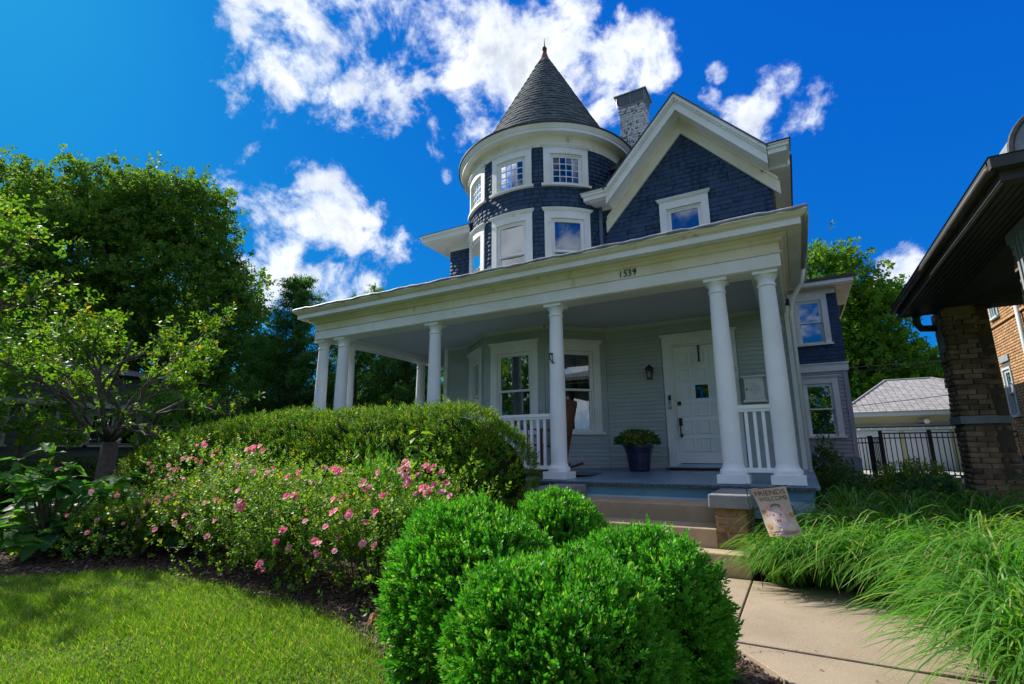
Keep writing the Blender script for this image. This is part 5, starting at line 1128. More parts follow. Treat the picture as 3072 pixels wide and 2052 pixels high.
boxwood('largest rounded boxwood at the front, its foot below the picture edge', (-0.985,2.15,0.20), (0.43,0.43,0.44), 8500, 11)
boxwood('boxwood at the edge of the path, dark on its path side', (-0.835,2.87,0.23), (0.365,0.38,0.42), 7000, 12)
boxwood('tall boxwood next to the pink roses', (-1.68,2.57,0.28), (0.43,0.43,0.50), 8000, 13)
boxwood('small boxwood farthest back, in front of the steps', (-1.68,3.78,0.44), (0.33,0.33,0.35), 5000, 14)
def hedge():
    t = thing('yew_hedge','long rounded yew hedge in front of the porch railing','hedge',(-6.0,5.6,-0.04))
    bl = [((-3.58,5.55,0.80),(0.68,0.72,0.70))]+[((-3.9-0.52*k,5.52-0.03*k,0.86),(0.85,0.82,0.86+0.02*math.sin(k*1.3))) for k in range(9)]+[((-8.7,5.15,0.80),(0.95,0.8,0.80)),((-9.4,4.95,0.66),(0.8,0.75,0.66))]
    parts = []; Ps = []; Ns = []
    for i, (c, r) in enumerate(bl):
        n = int(2900*(r[0]*r[2])/0.6); p, nn = shell(c, r, n, 0.04, 31+i, 0.88, low=-0.9)
        keep = np.ones(len(p), bool)
        for j, (c2, r2) in enumerate(bl):
            if j != i: keep &= (((p-np.array(c2))/np.array(r2))**2).sum(1) > 0.78
        keep &= (p[:,1] < c[1]+0.35); Ps.append(p[keep]); Ns.append(nn[keep])
    p = np.concatenate(Ps); nn = np.concatenate(Ns); d = nn+RNG.normal(size=nn.shape)*0.45+np.array([0,0,0.5])
    for q in range(3):
        T, F = sprig(10, 0.085, 0.042, 0.013, 1.0, 51+q); s = slice(q,None,3); V, FF = scatter(T, F, p[s], frames(d[s]), RNG.uniform(.8,1.35,len(p[s]))); parts.append((V,FF,10))
    up = RNG.choice(np.where(nn[:,2] > 0.25)[0], 330); T, F = sprig(16,0.17,0.035,0.011,0.85,57); V, FF = scatter(T,F,p[up],frames(nn[up]*.4+RNG.normal(size=(len(up),3))*.2+np.array([0,0,1.0])),RNG.uniform(.5,1.1,len(up))); parts.append((V,FF,16))
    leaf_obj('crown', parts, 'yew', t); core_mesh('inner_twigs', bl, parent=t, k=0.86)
    tr = MB(); tr.tube([(-6,5.4,-0.1),(-6,5.4,0.9)],0.05,6); tr.build('trunk','bark',t)
hedge()
BLOOMS = [(-6.79,3.95,1.25),(-5.74,3.92,1.19),(-7.0,3.86,1.08),(-6.67,3.85,1.04),(-6.17,3.83,1.01),(-5.66,3.93,1.2),(-5.85,3.84,1.04),(-7.73,3.82,0.97),(-7.11,3.79,0.92),(-4.71,3.74,0.87),(-4.35,3.72,0.85),(-4.09,3.79,0.97),(-4.25,3.79,0.97),(-4.01,3.78,0.95),(-3.33,3.82,1.02),(-3.17,3.79,0.98),(-2.99,3.82,1.03),(-2.86,3.78,0.96),(-3.1,3.74,0.91),(-4.3,3.19,0.13),(-4.45,3.37,0.34),(-4.28,3.32,0.28),(-5.71,3.6,0.6),(-5.19,3.66,0.72),(-7.72,3.53,0.39),(-7.18,3.56,0.47),(-7.21,3.49,0.35),(-7.09,3.51,0.38),(-6.3,3.48,0.38),(-3.15,3.36,0.43),(-3.77,3.33,0.34),(-3.52,3.37,0.41),(-4.45,3.63,0.71),(-3.78,3.64,0.75),(-3.34,3.48,0.56),(-7.77,3.36,0.1),(-7.16,3.62,0.58),(-6.83,3.63,0.61),(-6.41,3.9,1.14),(-5.15,3.78,0.93),(-5.26,3.56,0.57),(-4.56,3.52,0.54),(-3.31,3.66,0.79),(-2.67,3.66,0.81),(-2.58,3.63,0.78),(-2.9,3.66,0.8),(-3.21,3.72,0.88),(-3.5,3.79,0.98),(-2.83,3.68,0.84),(-3.62,3.7,0.83),(-6.74,3.71,0.77),(-5.85,3.78,0.91)]
def bloom_mesh():
    mb = MB(); rg = random.Random(5)
    for ring, (n, r, z, tilt) in enumerate(((6,0.030,0.0,0.35),(5,0.024,0.008,0.9),(4,0.014,0.012,1.3))):
        for k in range(n):
            a = 2*math.pi*k/n+ring*0.5+rg.uniform(-.15,.15); w = r*0.62; ca, sa = math.cos(a), math.sin(a); h = r*math.sin(tilt); q = r*math.cos(tilt)
            P = lambda d, s, zz: (d*ca-s*sa, d*sa+s*ca, zz)
            mb.add([P(0.002,0,z),P(q*0.6,w*0.8,z+h*0.45),P(q,w*0.5,z+h),P(q*1.08,0,z+h*0.92),P(q,-w*0.5,z+h),P(q*0.6,-w*0.8,z+h*0.45)],[(0,1,2,3),(0,3,4,5)])
    return mb.mesh('bloom','rose_pink')
BM = bloom_mesh()
def roses():
    bushes = [((-6.35,4.15),0.72,1.16,'rose bush with the tallest pink blooms beside the hedge end'),((-5.35,3.95),0.70,1.05,'pink rose bush left of the middle of the bed'),((-4.45,3.8),0.66,0.92,'pink rose bush in the middle of the bed'),((-3.55,3.8),0.64,0.98,'pink rose bush with bare canes low at its right'),((-2.86,3.75),0.46,0.95,'rightmost pink rose bush beside the tall boxwood'),((-7.0,3.62),0.66,0.72,'low pink rose bush sprawling over the hosta bed')]
    roots = []
    for i, ((x,y), r, h, lab) in enumerate(bushes):
        y -= 0.28; x += 0.12; r += 0.12
        t = thing('rose_bush', lab, 'rose bush', (x,y,-0.04), group='pink rose bushes'); roots.append((t,x,y)); cn = MB(); tips = []
        for k in range(26):
            a = random.uniform(0,2*math.pi); rr = r*math.sqrt(random.random())*0.95; hh = h*random.uniform(0.5,1.12)*(1-0.35*(rr/r)**2); b = Vector((x+random.uniform(-.1,.1), y+random.uniform(-.1,.1), -0.05)); e = Vector((x+rr*math.cos(a), y+rr*math.sin(a), hh)); md = b.lerp(e,0.5)+Vector((random.uniform(-.08,.08),random.uniform(-.08,.08),0.12))
            cn.tube([b,md,e],[0.007,0.005,0.003],4); tips.append((b,md,e))
        cn.build('canes','stem',t)
        n = int(1500*(r/0.65)**2); pos = []; 
        u = RNG.random((n*3,3))*2-1; u = u[(u**2).sum(1) < 1][:n]; rad = np.array([r,r,h*0.60]); w = u*rad*(0.72+0.34*lumps(u,0.55,90+i,(3,7))[:,None])
        pos = w+np.array([x,y,h*0.50]); pos = pos[pos[:,2] > 0.02]
        # gather leaves on shoots: move each point a little toward a few random shoots
        sh = np.array([[*(tp[1].lerp(tp[2],random.uniform(.2,1)))] for tp in tips for _ in range(5)]); j = RNG.integers(0,len(sh),len(pos)); mk = RNG.random(len(pos)) < 0.55; pos[mk] = pos[mk]*0.22+sh[j[mk]]*0.78
        d = (pos-np.array([x,y,0.1]))*0.8+RNG.normal(size=pos.shape)*0.45+np.array([0,0,0.5]); parts = []
        for q in range(3):
            T, F = sprig(7,0.075,0.036,0.022,1.15,71+q,droop=0.15); s = slice(q,None,3); V, FF = scatter(T,F,pos[s],frames(d[s]),RNG.uniform(.7,1.25,len(pos[s]))); parts.append((V,FF,7))
        leaf_obj('foliage', parts, 'rose_leaf', t)
    for bx, by, bz in BLOOMS:
        bx, by, bz = bx*.91, by*.91, 1.157+(bz-1.157)*.91
        t = min(roots, key=lambda q: (q[1]-bx)**2+(q[2]-by)**2)[0]
        for k in range(random.choice((1,2,3,4,5))):
            d = Vector((random.uniform(-.5,.3),-0.75+random.uniform(-.3,.3),0.6+random.uniform(-.3,.4))).normalized(); P = Vector((bx+random.gauss(0,.048),by+random.gauss(0,.03)-0.07,bz+random.gauss(0,.024)))
            link('bloom', BM, None, t, Matrix.Translation(P) @ d.to_track_quat('Z','Y').to_matrix().to_4x4() @ Matrix.Scale(random.uniform(.75,1.2),4))
    rg2 = random.Random(21)
    for k in range(46):
        t, x0, y0 = rg2.choice(roots); a = rg2.uniform(3.4,6.0); rr = rg2.uniform(.35,.70); P = Vector((x0+rr*math.cos(a), y0-0.28+rr*math.sin(a)*.9, rg2.uniform(.35,1.05))); d = Vector((math.cos(a)*.5,-.7,.6)).normalized()
        link('bloom', BM, None, t, Matrix.Translation(P) @ d.to_track_quat('Z','Y').to_matrix().to_4x4() @ Matrix.Scale(rg2.uniform(.7,1.15),4))
    # stray low rose by the lawn corner
    t = thing('rose_bush','tiny rose sprout with two pink blooms at the lawn corner','rose bush',(-2.2,2.72,-0.04)); n = 60
    pos = RNG.normal(size=(n,3))*np.array([.16,.12,.05])+np.array([-2.2,2.75,0.10]); T, F = sprig(6,0.06,0.035,0.02,1.2,77); V, FF = scatter(T,F,pos,frames(RNG.normal(size=(n,3))*.6+np.array([0,0,1.0])),RNG.uniform(.7,1.2,n)); leaf_obj('foliage',[(V,FF,6)],'rose_leaf',t)
    for P in ((-2.30,2.60,0.16),(-2.26,2.50,0.08)): link('bloom', BM, None, t, Matrix.Translation(P) @ Vector((-.2,-.8,.6)).to_track_quat('Z','Y').to_matrix().to_4x4() @ Matrix.Scale(1.1,4))
roses()
# ---- grasses -----------------------------------------------------------
def blades(n, c, spread, hgt, reach, w, k=10, lean=(0,0), seedh=False):
    a = RNG.uniform(0,2*np.pi,n); b = np.stack([c[0]+spread*RNG.normal(size=n)*.5, c[1]+spread*RNG.normal(size=n)*.5, np.full(n,-0.04)],1)
    dh = np.stack([np.cos(a)+lean[0], np.sin(a)+lean[1]],1); rc = reach*RNG.uniform(.35,1.15,n); H = hgt*RNG.uniform(.7,1.15,n)
    s = np.linspace(0,1,k); f = 1.15*s**1.25; up = (3.1*s-2.35*s**2.1)*RNG.uniform(.8,1.15,(n,1))
    P = np.zeros((n,k,3)); wp = np.interp(np.linspace(0,1,k),np.linspace(0,1,7),np.array([.8,1,1,.95,.8,.55,.08])); P[:,:,:2] = b[:,None,:2]+dh[:,None,:]*(rc[:,None]*f[None])[:,:,None]; P[:,:,2] = np.maximum(b[:,2:3]+H[:,None]*up, 0.006+0.0*up)
    tw = RNG.uniform(-.9,.9,n); vw = RNG.uniform(.45,1.45,n); sd = vw[:,None]*np.stack([-np.sin(a+tw),np.cos(a+tw),RNG.uniform(-.3,.3,n)],1); wd = w*wp
    A = P+sd[:,None,:]*wd[None,:,None]*.5; B = P-sd[:,None,:]*wd[None,:,None]*.5; V = np.stack([A,B],2).reshape(-1,3)
    i = np.arange(k-1); q = np.stack([2*i,2*i+1,2*i+3,2*i+2],1); F = (q[None]+(np.arange(n)*2*k)[:,None,None]).reshape(-1,4); return V, F, k-1
def grasses():
    G = 'ornamental grass bank right of the path'; common = 'arching green ornamental grass clump in the bank right of the path'
    S = [(-0.20,5.36,.36,.34,'grass clump leaning over the bottom step beside the brick pier'),(0.12,5.42,.42,.48,common),(0.52,5.35,.46,.50,common),(0.92,5.22,.48,.52,common),(1.22,4.85,.50,.50,'grass clump at the inner bend of the path'),
         (1.02,4.36,.54,.46,common),(0.88,3.78,.47,.46,'large grass clump spilling over the near path edge'),(0.88,3.30,.47,.46,'nearest grass clump, cut by the lower right picture corner'),(1.85,3.5,.60,.58,common),(1.75,4.3,.60,.60,common),(1.7,5.0,.60,.60,common),
         (-0.05,6.0,.50,.46,common),(0.38,6.0,.52,.48,common),(0.80,5.95,.54,.48,common),(1.28,5.75,.58,.50,common),(2.35,4.6,.7,.6,common),(2.2,5.4,.70,.60,common),
         (0.45,6.75,.62,.5,common),(0.95,6.7,.62,.5,common),(1.5,6.5,.66,.5,common),(2.05,6.2,.72,.55,common),(2.45,6.9,.85,.6,'tall grass clump with pale seed heads before the dark brick pier')]
    for x, y, h, r, lab in S:
        t = thing('ornamental_grass', lab, 'grass clump', (x,y,-0.04), group=G); near = y < 5.6
        V, F, k = blades(760 if near else 520, (x,y), 0.11, h*0.95, r*1.08, 0.0125 if near else 0.014, lean=(-0.22,-0.28)); leaf_obj('blades', [(V,F,k)], 'fountain', t, smooth=True)
        if h > 0.8:
            for q in range(9):
                a = random.uniform(1.5,4.7); P = [Vector((x,y,0)),Vector((x+.2*math.cos(a),y+.2*math.sin(a),.8)),Vector((x+.4*math.cos(a),y+.4*math.sin(a),1.02)),Vector((x+.62*math.cos(a),y+.62*math.sin(a),1.0))]; sp = MB(); sp.tube(P,[.004,.003,.012,.003],5); sp.build('seed_head','seed',t)
leafmat('seed', (0.20,0.20,0.09), (0.26,0.26,0.13), None, 0.3, 0.7); grasses()
def in_poly(x, y, poly):
    c = np.zeros(len(x), bool); j = len(poly)-1
    for i in range(len(poly)):
        xi, yi = poly[i]; xj, yj = poly[j]; c ^= ((yi > y) != (yj > y)) & (x < (xj-xi)*(y-yi)/(yj-yi+1e-12)+xi); j = i
    return c
def lawn_grass():
    poly = LAWN_EDGE+[(-14,-1.0)]; N = 260000; x = -1.9-RNG.random(N)**1.25*8.5; y = RNG.uniform(0.2,3.25,N); jx, jy = x+RNG.normal(size=N)*.05, y+RNG.normal(size=N)*.06; m = in_poly(jx,jy,poly)
    dist = np.hypot(x,y); m &= RNG.random(N) < np.clip(5.0/dist**1.15,0.15,1); x, y = x[m], y[m]; n = len(x)
    patch = np.sin(x*2.3+1.0)*np.sin(y*3.1+x*0.8)+0.6*np.sin(x*5.1-y*4.2); h = RNG.uniform(.020,.060,n)*(1+.28*patch)*(1+.5*(RNG.random(n) < .04)); a = RNG.uniform(0,6.283,n); ln = RNG.uniform(.2,1.1,n)*h; w = RNG.uniform(.0028,.0050,n)
    b = np.stack([x,y,np.full(n,-.036)],1); d = np.stack([np.cos(a)*ln,np.sin(a)*ln,h],1); s = np.stack([-np.sin(a)*w,np.cos(a)*w,np.zeros(n)],1)
    V = np.stack([b-s*.5,b+s*.5,b+d*.6+s*.4+np.array([0,0,.004]),b+d],1).reshape(-1,3); F = np.arange(4*n).reshape(-1,4); rn = np.clip(RNG.random(n)*.75+.10*patch+.12*(RNG.random(n) < .12),0,.999)
    dry = np.sin(x*1.7+.6)*np.sin(y*2.6-x*.9+1.2)+.5*np.sin(x*4.1+y*3.3); rn = np.where((dry > 0.62) & (RNG.random(n) < .55), RNG.uniform(.88,.99,n), rn)
    o = link('grass', npmesh('grass', V, F, rn, 'lawn_blade')); tag(o,'short mown grass blades of the front lawn','grass',kind='stuff')
lawn_grass()
def lawn_weeds():
    poly = LAWN_EDGE+[(-14,-1.0)]; n = 900; cx = RNG.uniform(-6.8,-2.0,26); cy = RNG.uniform(1.0,2.9,26); j = RNG.integers(0,26,n); x = cx[j]+RNG.normal(size=n)*.12; y = cy[j]+RNG.normal(size=n)*.10; m = in_poly(x,y,poly); x, y = x[m], y[m]; n = len(x)
    T, F = sprig(4,.020,.016,.013,1.25,611,tip=False); V, FF = scatter(T,F,np.stack([x,y,np.full(n,-.012)],1),frames(np.stack([RNG.normal(size=n)*.25,RNG.normal(size=n)*.25,np.ones(n)],1)),RNG.uniform(.7,1.3,n))
    o = leaf_obj('lawn_weeds',[(V,FF,4)],'bright_tree'); tag(o,'small clover patches scattered in the lawn','weeds',kind='stuff')
lawn_weeds()
def mulch():
    N = 42000; x = RNG.uniform(-12,0.05,N); y = RNG.uniform(1.0,3.8,N); poly = LAWN_EDGE+[(-14,-1.0)]; m = ~in_poly(x,y,poly)
    slab = [(-0.52,3.68),(-0.41,3.50),(-0.30,3.37),(-0.21,3.25),(-0.147,3.15),(-0.06,3.0),(0.02,2.75),(0.07,2.4),(0.1,1.0),(1.3,1.0),(1.3,5.3),(-0.52,5.3)]; m &= ~in_poly(x,y,slab) & ((x < -1.55) | (y < 3.7)); x, y = x[m], y[m]; n = len(x)
    T = np.array([(-.5,-.5,0),(.5,-.5,0),(.5,.5,0),(-.5,.5,0),(-.5,-.5,.3),(.5,-.5,.3),(.5,.5,.3),(-.5,.5,.3)])*np.array([.034,.009,.012]); F = np.array([(4,5,6,7),(0,1,5,4),(1,2,6,5),(2,3,7,6),(3,0,4,7)])
    d = np.stack([RNG.normal(size=n)*.35,RNG.normal(size=n)*.35,np.ones(n)],1); V, FF = scatter(T,F,np.stack([x,y,-.040+RNG.random(n)*.022],1),frames(d),RNG.uniform(.5,1.5,n))
    o = link('mulch_chips', npmesh('mulch_chips', V, FF, np.repeat(RNG.random(n),5), 'chips')); tag(o,'shredded wood mulch over the garden bed','mulch',kind='stuff')
mulch()
# ---- broad leaved plants -------------------------------------------------
def leaf_surface(name, L, W, m, curl=0.25, fold=0.25, nx=4, ny=7, heart=0.0, wavy=0.0):
    vs = []; fs = []
    for j in range(ny+1):
        t = j/ny; wd = W*math.sin(math.pi*min(1.0,(t*0.93+0.05))**(0.72))*(1.0 if t < 1 else 0.0)
        for i in range(nx+1):
            s = 2*i/nx-1; y = L*t-heart*L*(abs(s)**1.5)*(1-t)**3; vs.append((s*wd, y, fold*abs(s)*wd-curl*L*t*t+wavy*math.sin(t*14)*abs(s)))
    for j in range(ny):
        for i in range(nx): k = j*(nx+1)+i; fs.append((k,k+1,k+nx+2,k+nx+1))
    mb = MB(); mb.add(vs,fs); me = mb.mesh(name,m); me.polygons.foreach_set('use_smooth',[True]*len(me.polygons)); return me
def place_leaf(me, P, az, pitch, roll, s, parent, name='leaf'):
    M = Matrix.Translation(P) @ Matrix.Rotation(az-math.pi/2,4,'Z') @ Matrix.Rotation(pitch,4,'X') @ Matrix.Rotation(roll,4,'Y') @ Matrix.Scale(s,4); return link(name, me, None, parent, M)
def hostas():
    hm = [leaf_surface('hosta_leaf',0.27,0.105,'hosta',0.35,0.22,heart=0.10,wavy=0.006), leaf_surface('hosta_leaf',0.25,0.115,'hosta',0.55,0.12,heart=0.12,wavy=0.008)]
    spots = [(-6.75,3.75,.42,'blue green hosta closest to the rose bush'),(-7.25,4.0,.50,'hosta with yellow lit leaf edges under the low hedge'),(-7.9,4.05,.52,'broad hosta behind the sprawling rose'),(-7.35,3.35,.40,'hosta at the front edge of the mulch'),(-8.0,3.45,.46,'hosta in the deep shade of the big leaved shrub'),(-8.6,3.7,.55,'tall hosta at the far left of the bed'),(-8.9,3.1,.45,'lowest hosta at the left picture edge'),(-6.9,4.5,.55,'hosta against the foot of the yew hedge'),(-7.75,3.0,.40,'hosta nearest the lawn at the left'),(-9.3,3.2,.55,'hosta half hidden behind the big leaved shrub'),(-8.2,4.5,.58,'rearmost hosta before the long clipped hedge'),(-9.2,4.0,.58,'hosta in front of the short clipped hedge')]
    for x, y, h, lab in spots:
        t = thing('hosta', lab, 'hosta', (x,y,-0.04), group='hostas in the shady bed')
        for k in range(26):
            a = k*2.4+random.uniform(-.3,.3); f = (k+1)/26; rr = 0.05+0.28*f**0.7; z = h*(1.0-0.62*f**1.4)+random.uniform(-.03,.03); P = Vector((x+rr*math.cos(a)*1.1,y+rr*math.sin(a)*1.1,max(0.06,z)))
            place_leaf(random.choice(hm), P, a, 0.55-0.95*f+random.uniform(-.15,.15), random.uniform(-.25,.25), random.uniform(.75,1.15), t)
        st = MB()
        for k in range(12): a = k*0.52; st.tube([(x,y,-.05),(x+.08*math.cos(a),y+.08*math.sin(a),h*.45),(x+.20*math.cos(a),y+.20*math.sin(a),h*.7)],.006,4)
        st.build('stalks','hosta',t)
        if h > .45:
            sp = MB(); a = random.uniform(0,6); sp.tube([(x,y,0),(x+.03*math.cos(a),y+.03*math.sin(a),h*1.2),(x+.06*math.cos(a),y,h*1.7)],[.005,.004,.003],5)
            for q in range(12): z = h*(1.3+.4*q/12); b = q*2.1; sp.tube([(x+.05*math.cos(a),y,z),(x+.05*math.cos(a)+.02*math.cos(b),y+.02*math.sin(b),z-.012)],[.004,.006],4)
            sp.build('flower_stalk','seed',t)
hostas()
def big_leaf_shrub():
    t = thing('big_leaf_shrub','glossy big leaved shrub at the left picture edge','shrub',(-7.9,2.75,-0.04))
    lm = [leaf_surface('big_leaf',0.19,0.048,'bigleaf',0.25,0.25,wavy=0.004), leaf_surface('big_leaf',0.17,0.052,'bigleaf',0.55,0.15,wavy=0.004)]
    br = MB()
    ends = []
    for k in range(42):
        a = random.uniform(0,6.28); r = random.uniform(.2,.95); e = Vector((-7.95+r*math.cos(a)*1.05, 2.85+r*math.sin(a)*.8, 0.18+random.uniform(0,1.28)*(1-.35*r))); b = Vector((-7.95,2.85,-.05)); m = b.lerp(e,.55)+Vector((0,0,.15)); br.tube([b,m,e],[.016,.010,.004],5); ends.append((m,e))
    br.build('branches','bark',t)
    n = 0
    for m, e in ends:
        d = (e-m).normalized()
        for k in range(8):
            if n >= 300: break
            P = m.lerp(e, 0.35+0.65*(k+1)/8); az = random.uniform(0,6.28); place_leaf(random.choice(lm), P, az, random.uniform(-.5,.5), random.uniform(-.5,.5), random.uniform(.95,1.55), t); n += 1
big_leaf_shrub()
# ---- trees ---------------------------------------------------------------
def limb(mb, a, b, r0, r1, n=5, wob=0.06, sides=6):
    a = Vector(a); b = Vector(b); L = (b-a).length; pts = [a.lerp(b, k/n)+Vector((random.gauss(0,1),random.gauss(0,1),random.gauss(0,.6)))*(wob*L*math.sin(math.pi*k/n)*.5) for k in range(n+1)]; mb.tube(pts,[r0+(r1-r0)*k/n for k in range(n+1)],sides); return pts
def tree(name, label, cat, base, th, tr, blobs, per, leafsz, m, seed, group=None, nl=8, spl=1.1, amp=0.16, aspect=0.55, inner=0.55):
    t = thing(name, label, cat, base, group=group); mb = MB(); top = (base[0],base[1],base[2]+th); limb(mb, base, top, tr, tr*.7, 6, .03, 10)
    for c, r in blobs:
        p = limb(mb, top if c[2] > top[2] else (base[0],base[1],max(base[2]+.5,c[2]*.6)), c, tr*.5, tr*.12, 5, .12)
        for k in range(5): e = Vector(c)+Vector((random.uniform(-.8,.8)*r[0],random.uniform(-.8,.8)*r[1],random.uniform(-.5,.85)*r[2])); limb(mb, p[random.randint(2,4)], e, tr*.14, tr*.03, 4, .1, 4)
    mb.build('trunk','bark',t,smooth=True); parts = []
    for i, (c, r) in enumerate(blobs):
        n = int(per*(r[0]*r[2]+r[0]*r[1])/2); d = sphere_dirs(n); rad = lumps(d,amp,seed+i,(3,6,13))*RNG.uniform(inner,1.04,n)**.6; p = d*np.array(r)*rad[:,None]+np.array(c)
        # break the crown into tufts
        nt = max(12,int(n/30)); tu = p[RNG.integers(0,n,nt)]; j = RNG.integers(0,nt,n); mk = RNG.random(n) < .85; p[mk] = tu[j[mk]]+RNG.normal(size=(mk.sum(),3))*leafsz*np.array([2.3,2.3,1.4])
        dd = d*.6+RNG.normal(size=d.shape)*.55+np.array([0,0,.15])
        for q in range(2):
            T, F = sprig(nl, leafsz*1.5, leafsz, leafsz*aspect, spl, seed*3+q, droop=.25); s = slice(q,None,2); V, FF = scatter(T,F,p[s],frames(dd[s]),RNG.uniform(.65,1.25,len(p[s]))); parts.append((V,FF,nl))
    leaf_obj('crown', parts, m, t); return t
tree('maple_tree','broad dark green maple filling the upper left behind the other tree','tree',(-22.0,9.6,0.3),3.2,0.34,[((-22.0,9.4,8.2),(3.4,3.0,2.7)),((-19.8,10.9,6.6),(2.2,2.1,2.5)),((-24.6,7.6,8.6),(2.9,2.5,2.7)),((-21.2,9.6,10.6),(2.2,2.0,1.5)),((-25.8,6.4,10.6),(2.0,1.9,1.5)),((-23.2,8.5,5.6),(2.9,2.5,1.8)),((-19.4,11.4,4.6),(1.6,1.6,1.4)),((-23.2,8.3,11.3),(1.6,1.5,1.0))],520,0.17,'maple',101)
def cypress(label, base, h, r, n, seed, lean=0.0):
    t = thing('cypress_tree', label, 'tree', base, group='feathery cypress trees behind the porch'); mb = MB(); b = Vector(base); tp = b+Vector((lean,0,h)); limb(mb,b,tp,.16,.02,8,.015,8); P = []; D = []
    nb = 80
    for k in range(nb):
        f = .08+.9*k/nb; z = h*f; a = k*2.4+random.uniform(-.4,.4); L = r*((1-f)**.62)*random.uniform(.65,1.15)+.10; s = b.lerp(tp,f); e = s+Vector((L*math.cos(a),L*math.sin(a),L*.30)); limb(mb,s,e,.028*(1-f)+.006,.004,4,.06,4)
        m = int(n/nb*(.35+L/r)); u = RNG.random(m)**.7; q = np.array(s)[None]*(1-u[:,None])+np.array(e)[None]*u[:,None]+RNG.normal(size=(m,3))*np.array([.13,.13,.10])*(.4+L*.35); P.append(q); D.append(np.array([math.cos(a),math.sin(a),.1])[None]*.6+RNG.normal(size=(m,3))*.4+np.array([0,0,-.35]))
    mb.build('trunk','bark',t,smooth=True); P = np.concatenate(P); D = np.concatenate(D); parts = []
    for q in range(2):
        T, F = sprig(8,.20,.10,.030,.8,seed+q,droop=.3); s = slice(q,None,2); V, FF = scatter(T,F,P[s],frames(D[s]),RNG.uniform(.7,1.35,len(P[s]))); parts.append((V,FF,8))
    leaf_obj('crown',parts,'cypress',t)
cypress('tall feathery cypress standing left of the porch', (-14.3,10.9,0.2), 7.0, 1.65, 9000, 201, -0.2)
cypress('cypress seen between the left porch columns', (-13.2,12.4,0.3), 6.3, 1.9, 9500, 203)
cypress('cypress seen right of the paired left columns', (-11.6,13.4,0.3), 5.6, 2.0, 9500, 205)
cypress('far cypress whose tip shows above the porch roof', (-16.9,16.8,0.4), 8.7, 1.8, 3600, 207)
cypress('wide cypress behind the yew hedge end', (-16.0,11.0,0.3), 5.0, 1.9, 8000, 209)
tree('garden_tree','small rounded tree seen past the rear porch column','tree',(-10.6,17.5,0.4),1.6,0.14,[((-10.6,17.5,3.0),(1.5,1.4,1.5)),((-11.8,17.0,2.4),(1.2,1.2,1.2))],420,0.13,'bright_tree',220)
def cherry():
    t = thing('ornamental_tree','small spreading tree with bare lower branches and yellow green leaves','tree',(-10.8,4.5,-0.05)); mb = MB(); tips = []
    b = Vector((-10.8,4.5,-0.1)); fork = Vector((-10.72,4.46,1.35)); mb.tube([b,b.lerp(fork,.4)+Vector((.03,0,0)),fork],[.20,.155,.125],10)
    def grow(p, d, L, r, dep):
        d = d.normalized(); e = p+d*L; pts = limb(mb,p,e,r,r*.55,4,.10,6 if r > .02 else 4)
        if dep <= 1: tips.append((pts[2],e))
        if dep == 0: return
        for k in range(3 if dep > 2 else 4):
            s = pts[random.randint(1,4)]; nd = (d+Vector((random.gauss(0,.62),random.gauss(0,.62),random.gauss(.05,.30)))).normalized(); grow(s, nd, L*random.uniform(.45,.72), r*.48, dep-1)
    for tgt, r in (((-8.3,4.9,2.35),.085),((-9.6,3.4,3.1),.09),((-11.6,3.4,2.9),.08),((-10.2,5.2,3.3),.08),((-9.2,2.4,2.6),.07),((-12.4,4.6,2.6),.07),((-9.3,4.0,3.9),.06)):
        dv = Vector(tgt)-fork; grow(fork, dv, dv.length*.66, r*.62, 4)
    mb.build('trunk','twig',t,smooth=True)
    P = []; D = []
    for a, e in tips:
        up = max(0.0, min(1.0, (e.z-1.7)/1.2)); m = np.random.default_rng(int(abs(e.x*1000)) % 99999).poisson(0.28+0.75*up); 
        for k in range(m): q = a.lerp(e, random.random()); P.append((q.x+random.gauss(0,.05),q.y+random.gauss(0,.05),q.z+random.gauss(0,.04))); D.append((e.x-a.x+random.gauss(0,.2),e.y-a.y+random.gauss(0,.2),.15+random.gauss(0,.2)))
    P = np.array(P); D = np.array(D); parts = []
    for q in range(2):
        T, F = sprig(6,.11,.115,.042,1.1,231+q,droop=.35); s = slice(q,None,2); V, FF = scatter(T,F,P[s],frames(D[s]),RNG.uniform(.65,1.2,len(P[s]))); parts.append((V,FF,6))
    leaf_obj('crown',parts,'cherry',t)
cherry()
tree('street_tree','leafy yellow green branch tree reaching in from the left picture edge','tree',(-12.2,2.4,-0.05),2.2,0.10,[((-10.3,2.6,4.4),(0.8,0.7,0.45)),((-9.6,2.9,3.7),(0.6,0.5,0.28)),((-11.2,2.2,4.9),(0.9,0.8,0.5)),((-10.9,2.5,3.5),(0.7,0.6,0.4)),((-12.6,2.6,5.6),(1.0,0.9,0.5))],130,0.085,'cherry',240,nl=6,amp=.3,inner=.3)
def conifer(label, base, h, r, n, seed):
    t = thing('arborvitae', label, 'tree', base, group='clipped columnar evergreens'); f = RNG.random(n); a = RNG.uniform(0,6.283,n); rr = r*np.sqrt(np.clip(np.sin(np.pi*np.clip(f*.8+.16,0,1)),0,1))*RNG.uniform(.85,1.03,n)*(1-f**5); p = np.stack([base[0]+rr*np.cos(a),base[1]+rr*np.sin(a),base[2]+h*f],1); d = np.stack([np.cos(a)*.5,np.sin(a)*.5,np.ones(n)],1)
    T, F = sprig(7,.12,.06,.022,.6,seed); V, FF = scatter(T,F,p,frames(d),RNG.uniform(.7,1.3,n)); leaf_obj('crown',[(V,FF,7)],'arbor',t); mb = MB(); mb.lathe([(r*.75,.15*h),(r*.8,.5*h),(r*.5,.85*h),(.01,.97*h)],base,10); mb.build('inner_twigs','core',t); MB().tube([base,(base[0],base[1],base[2]+.3*h)],.05,6).build('trunk','bark',t)
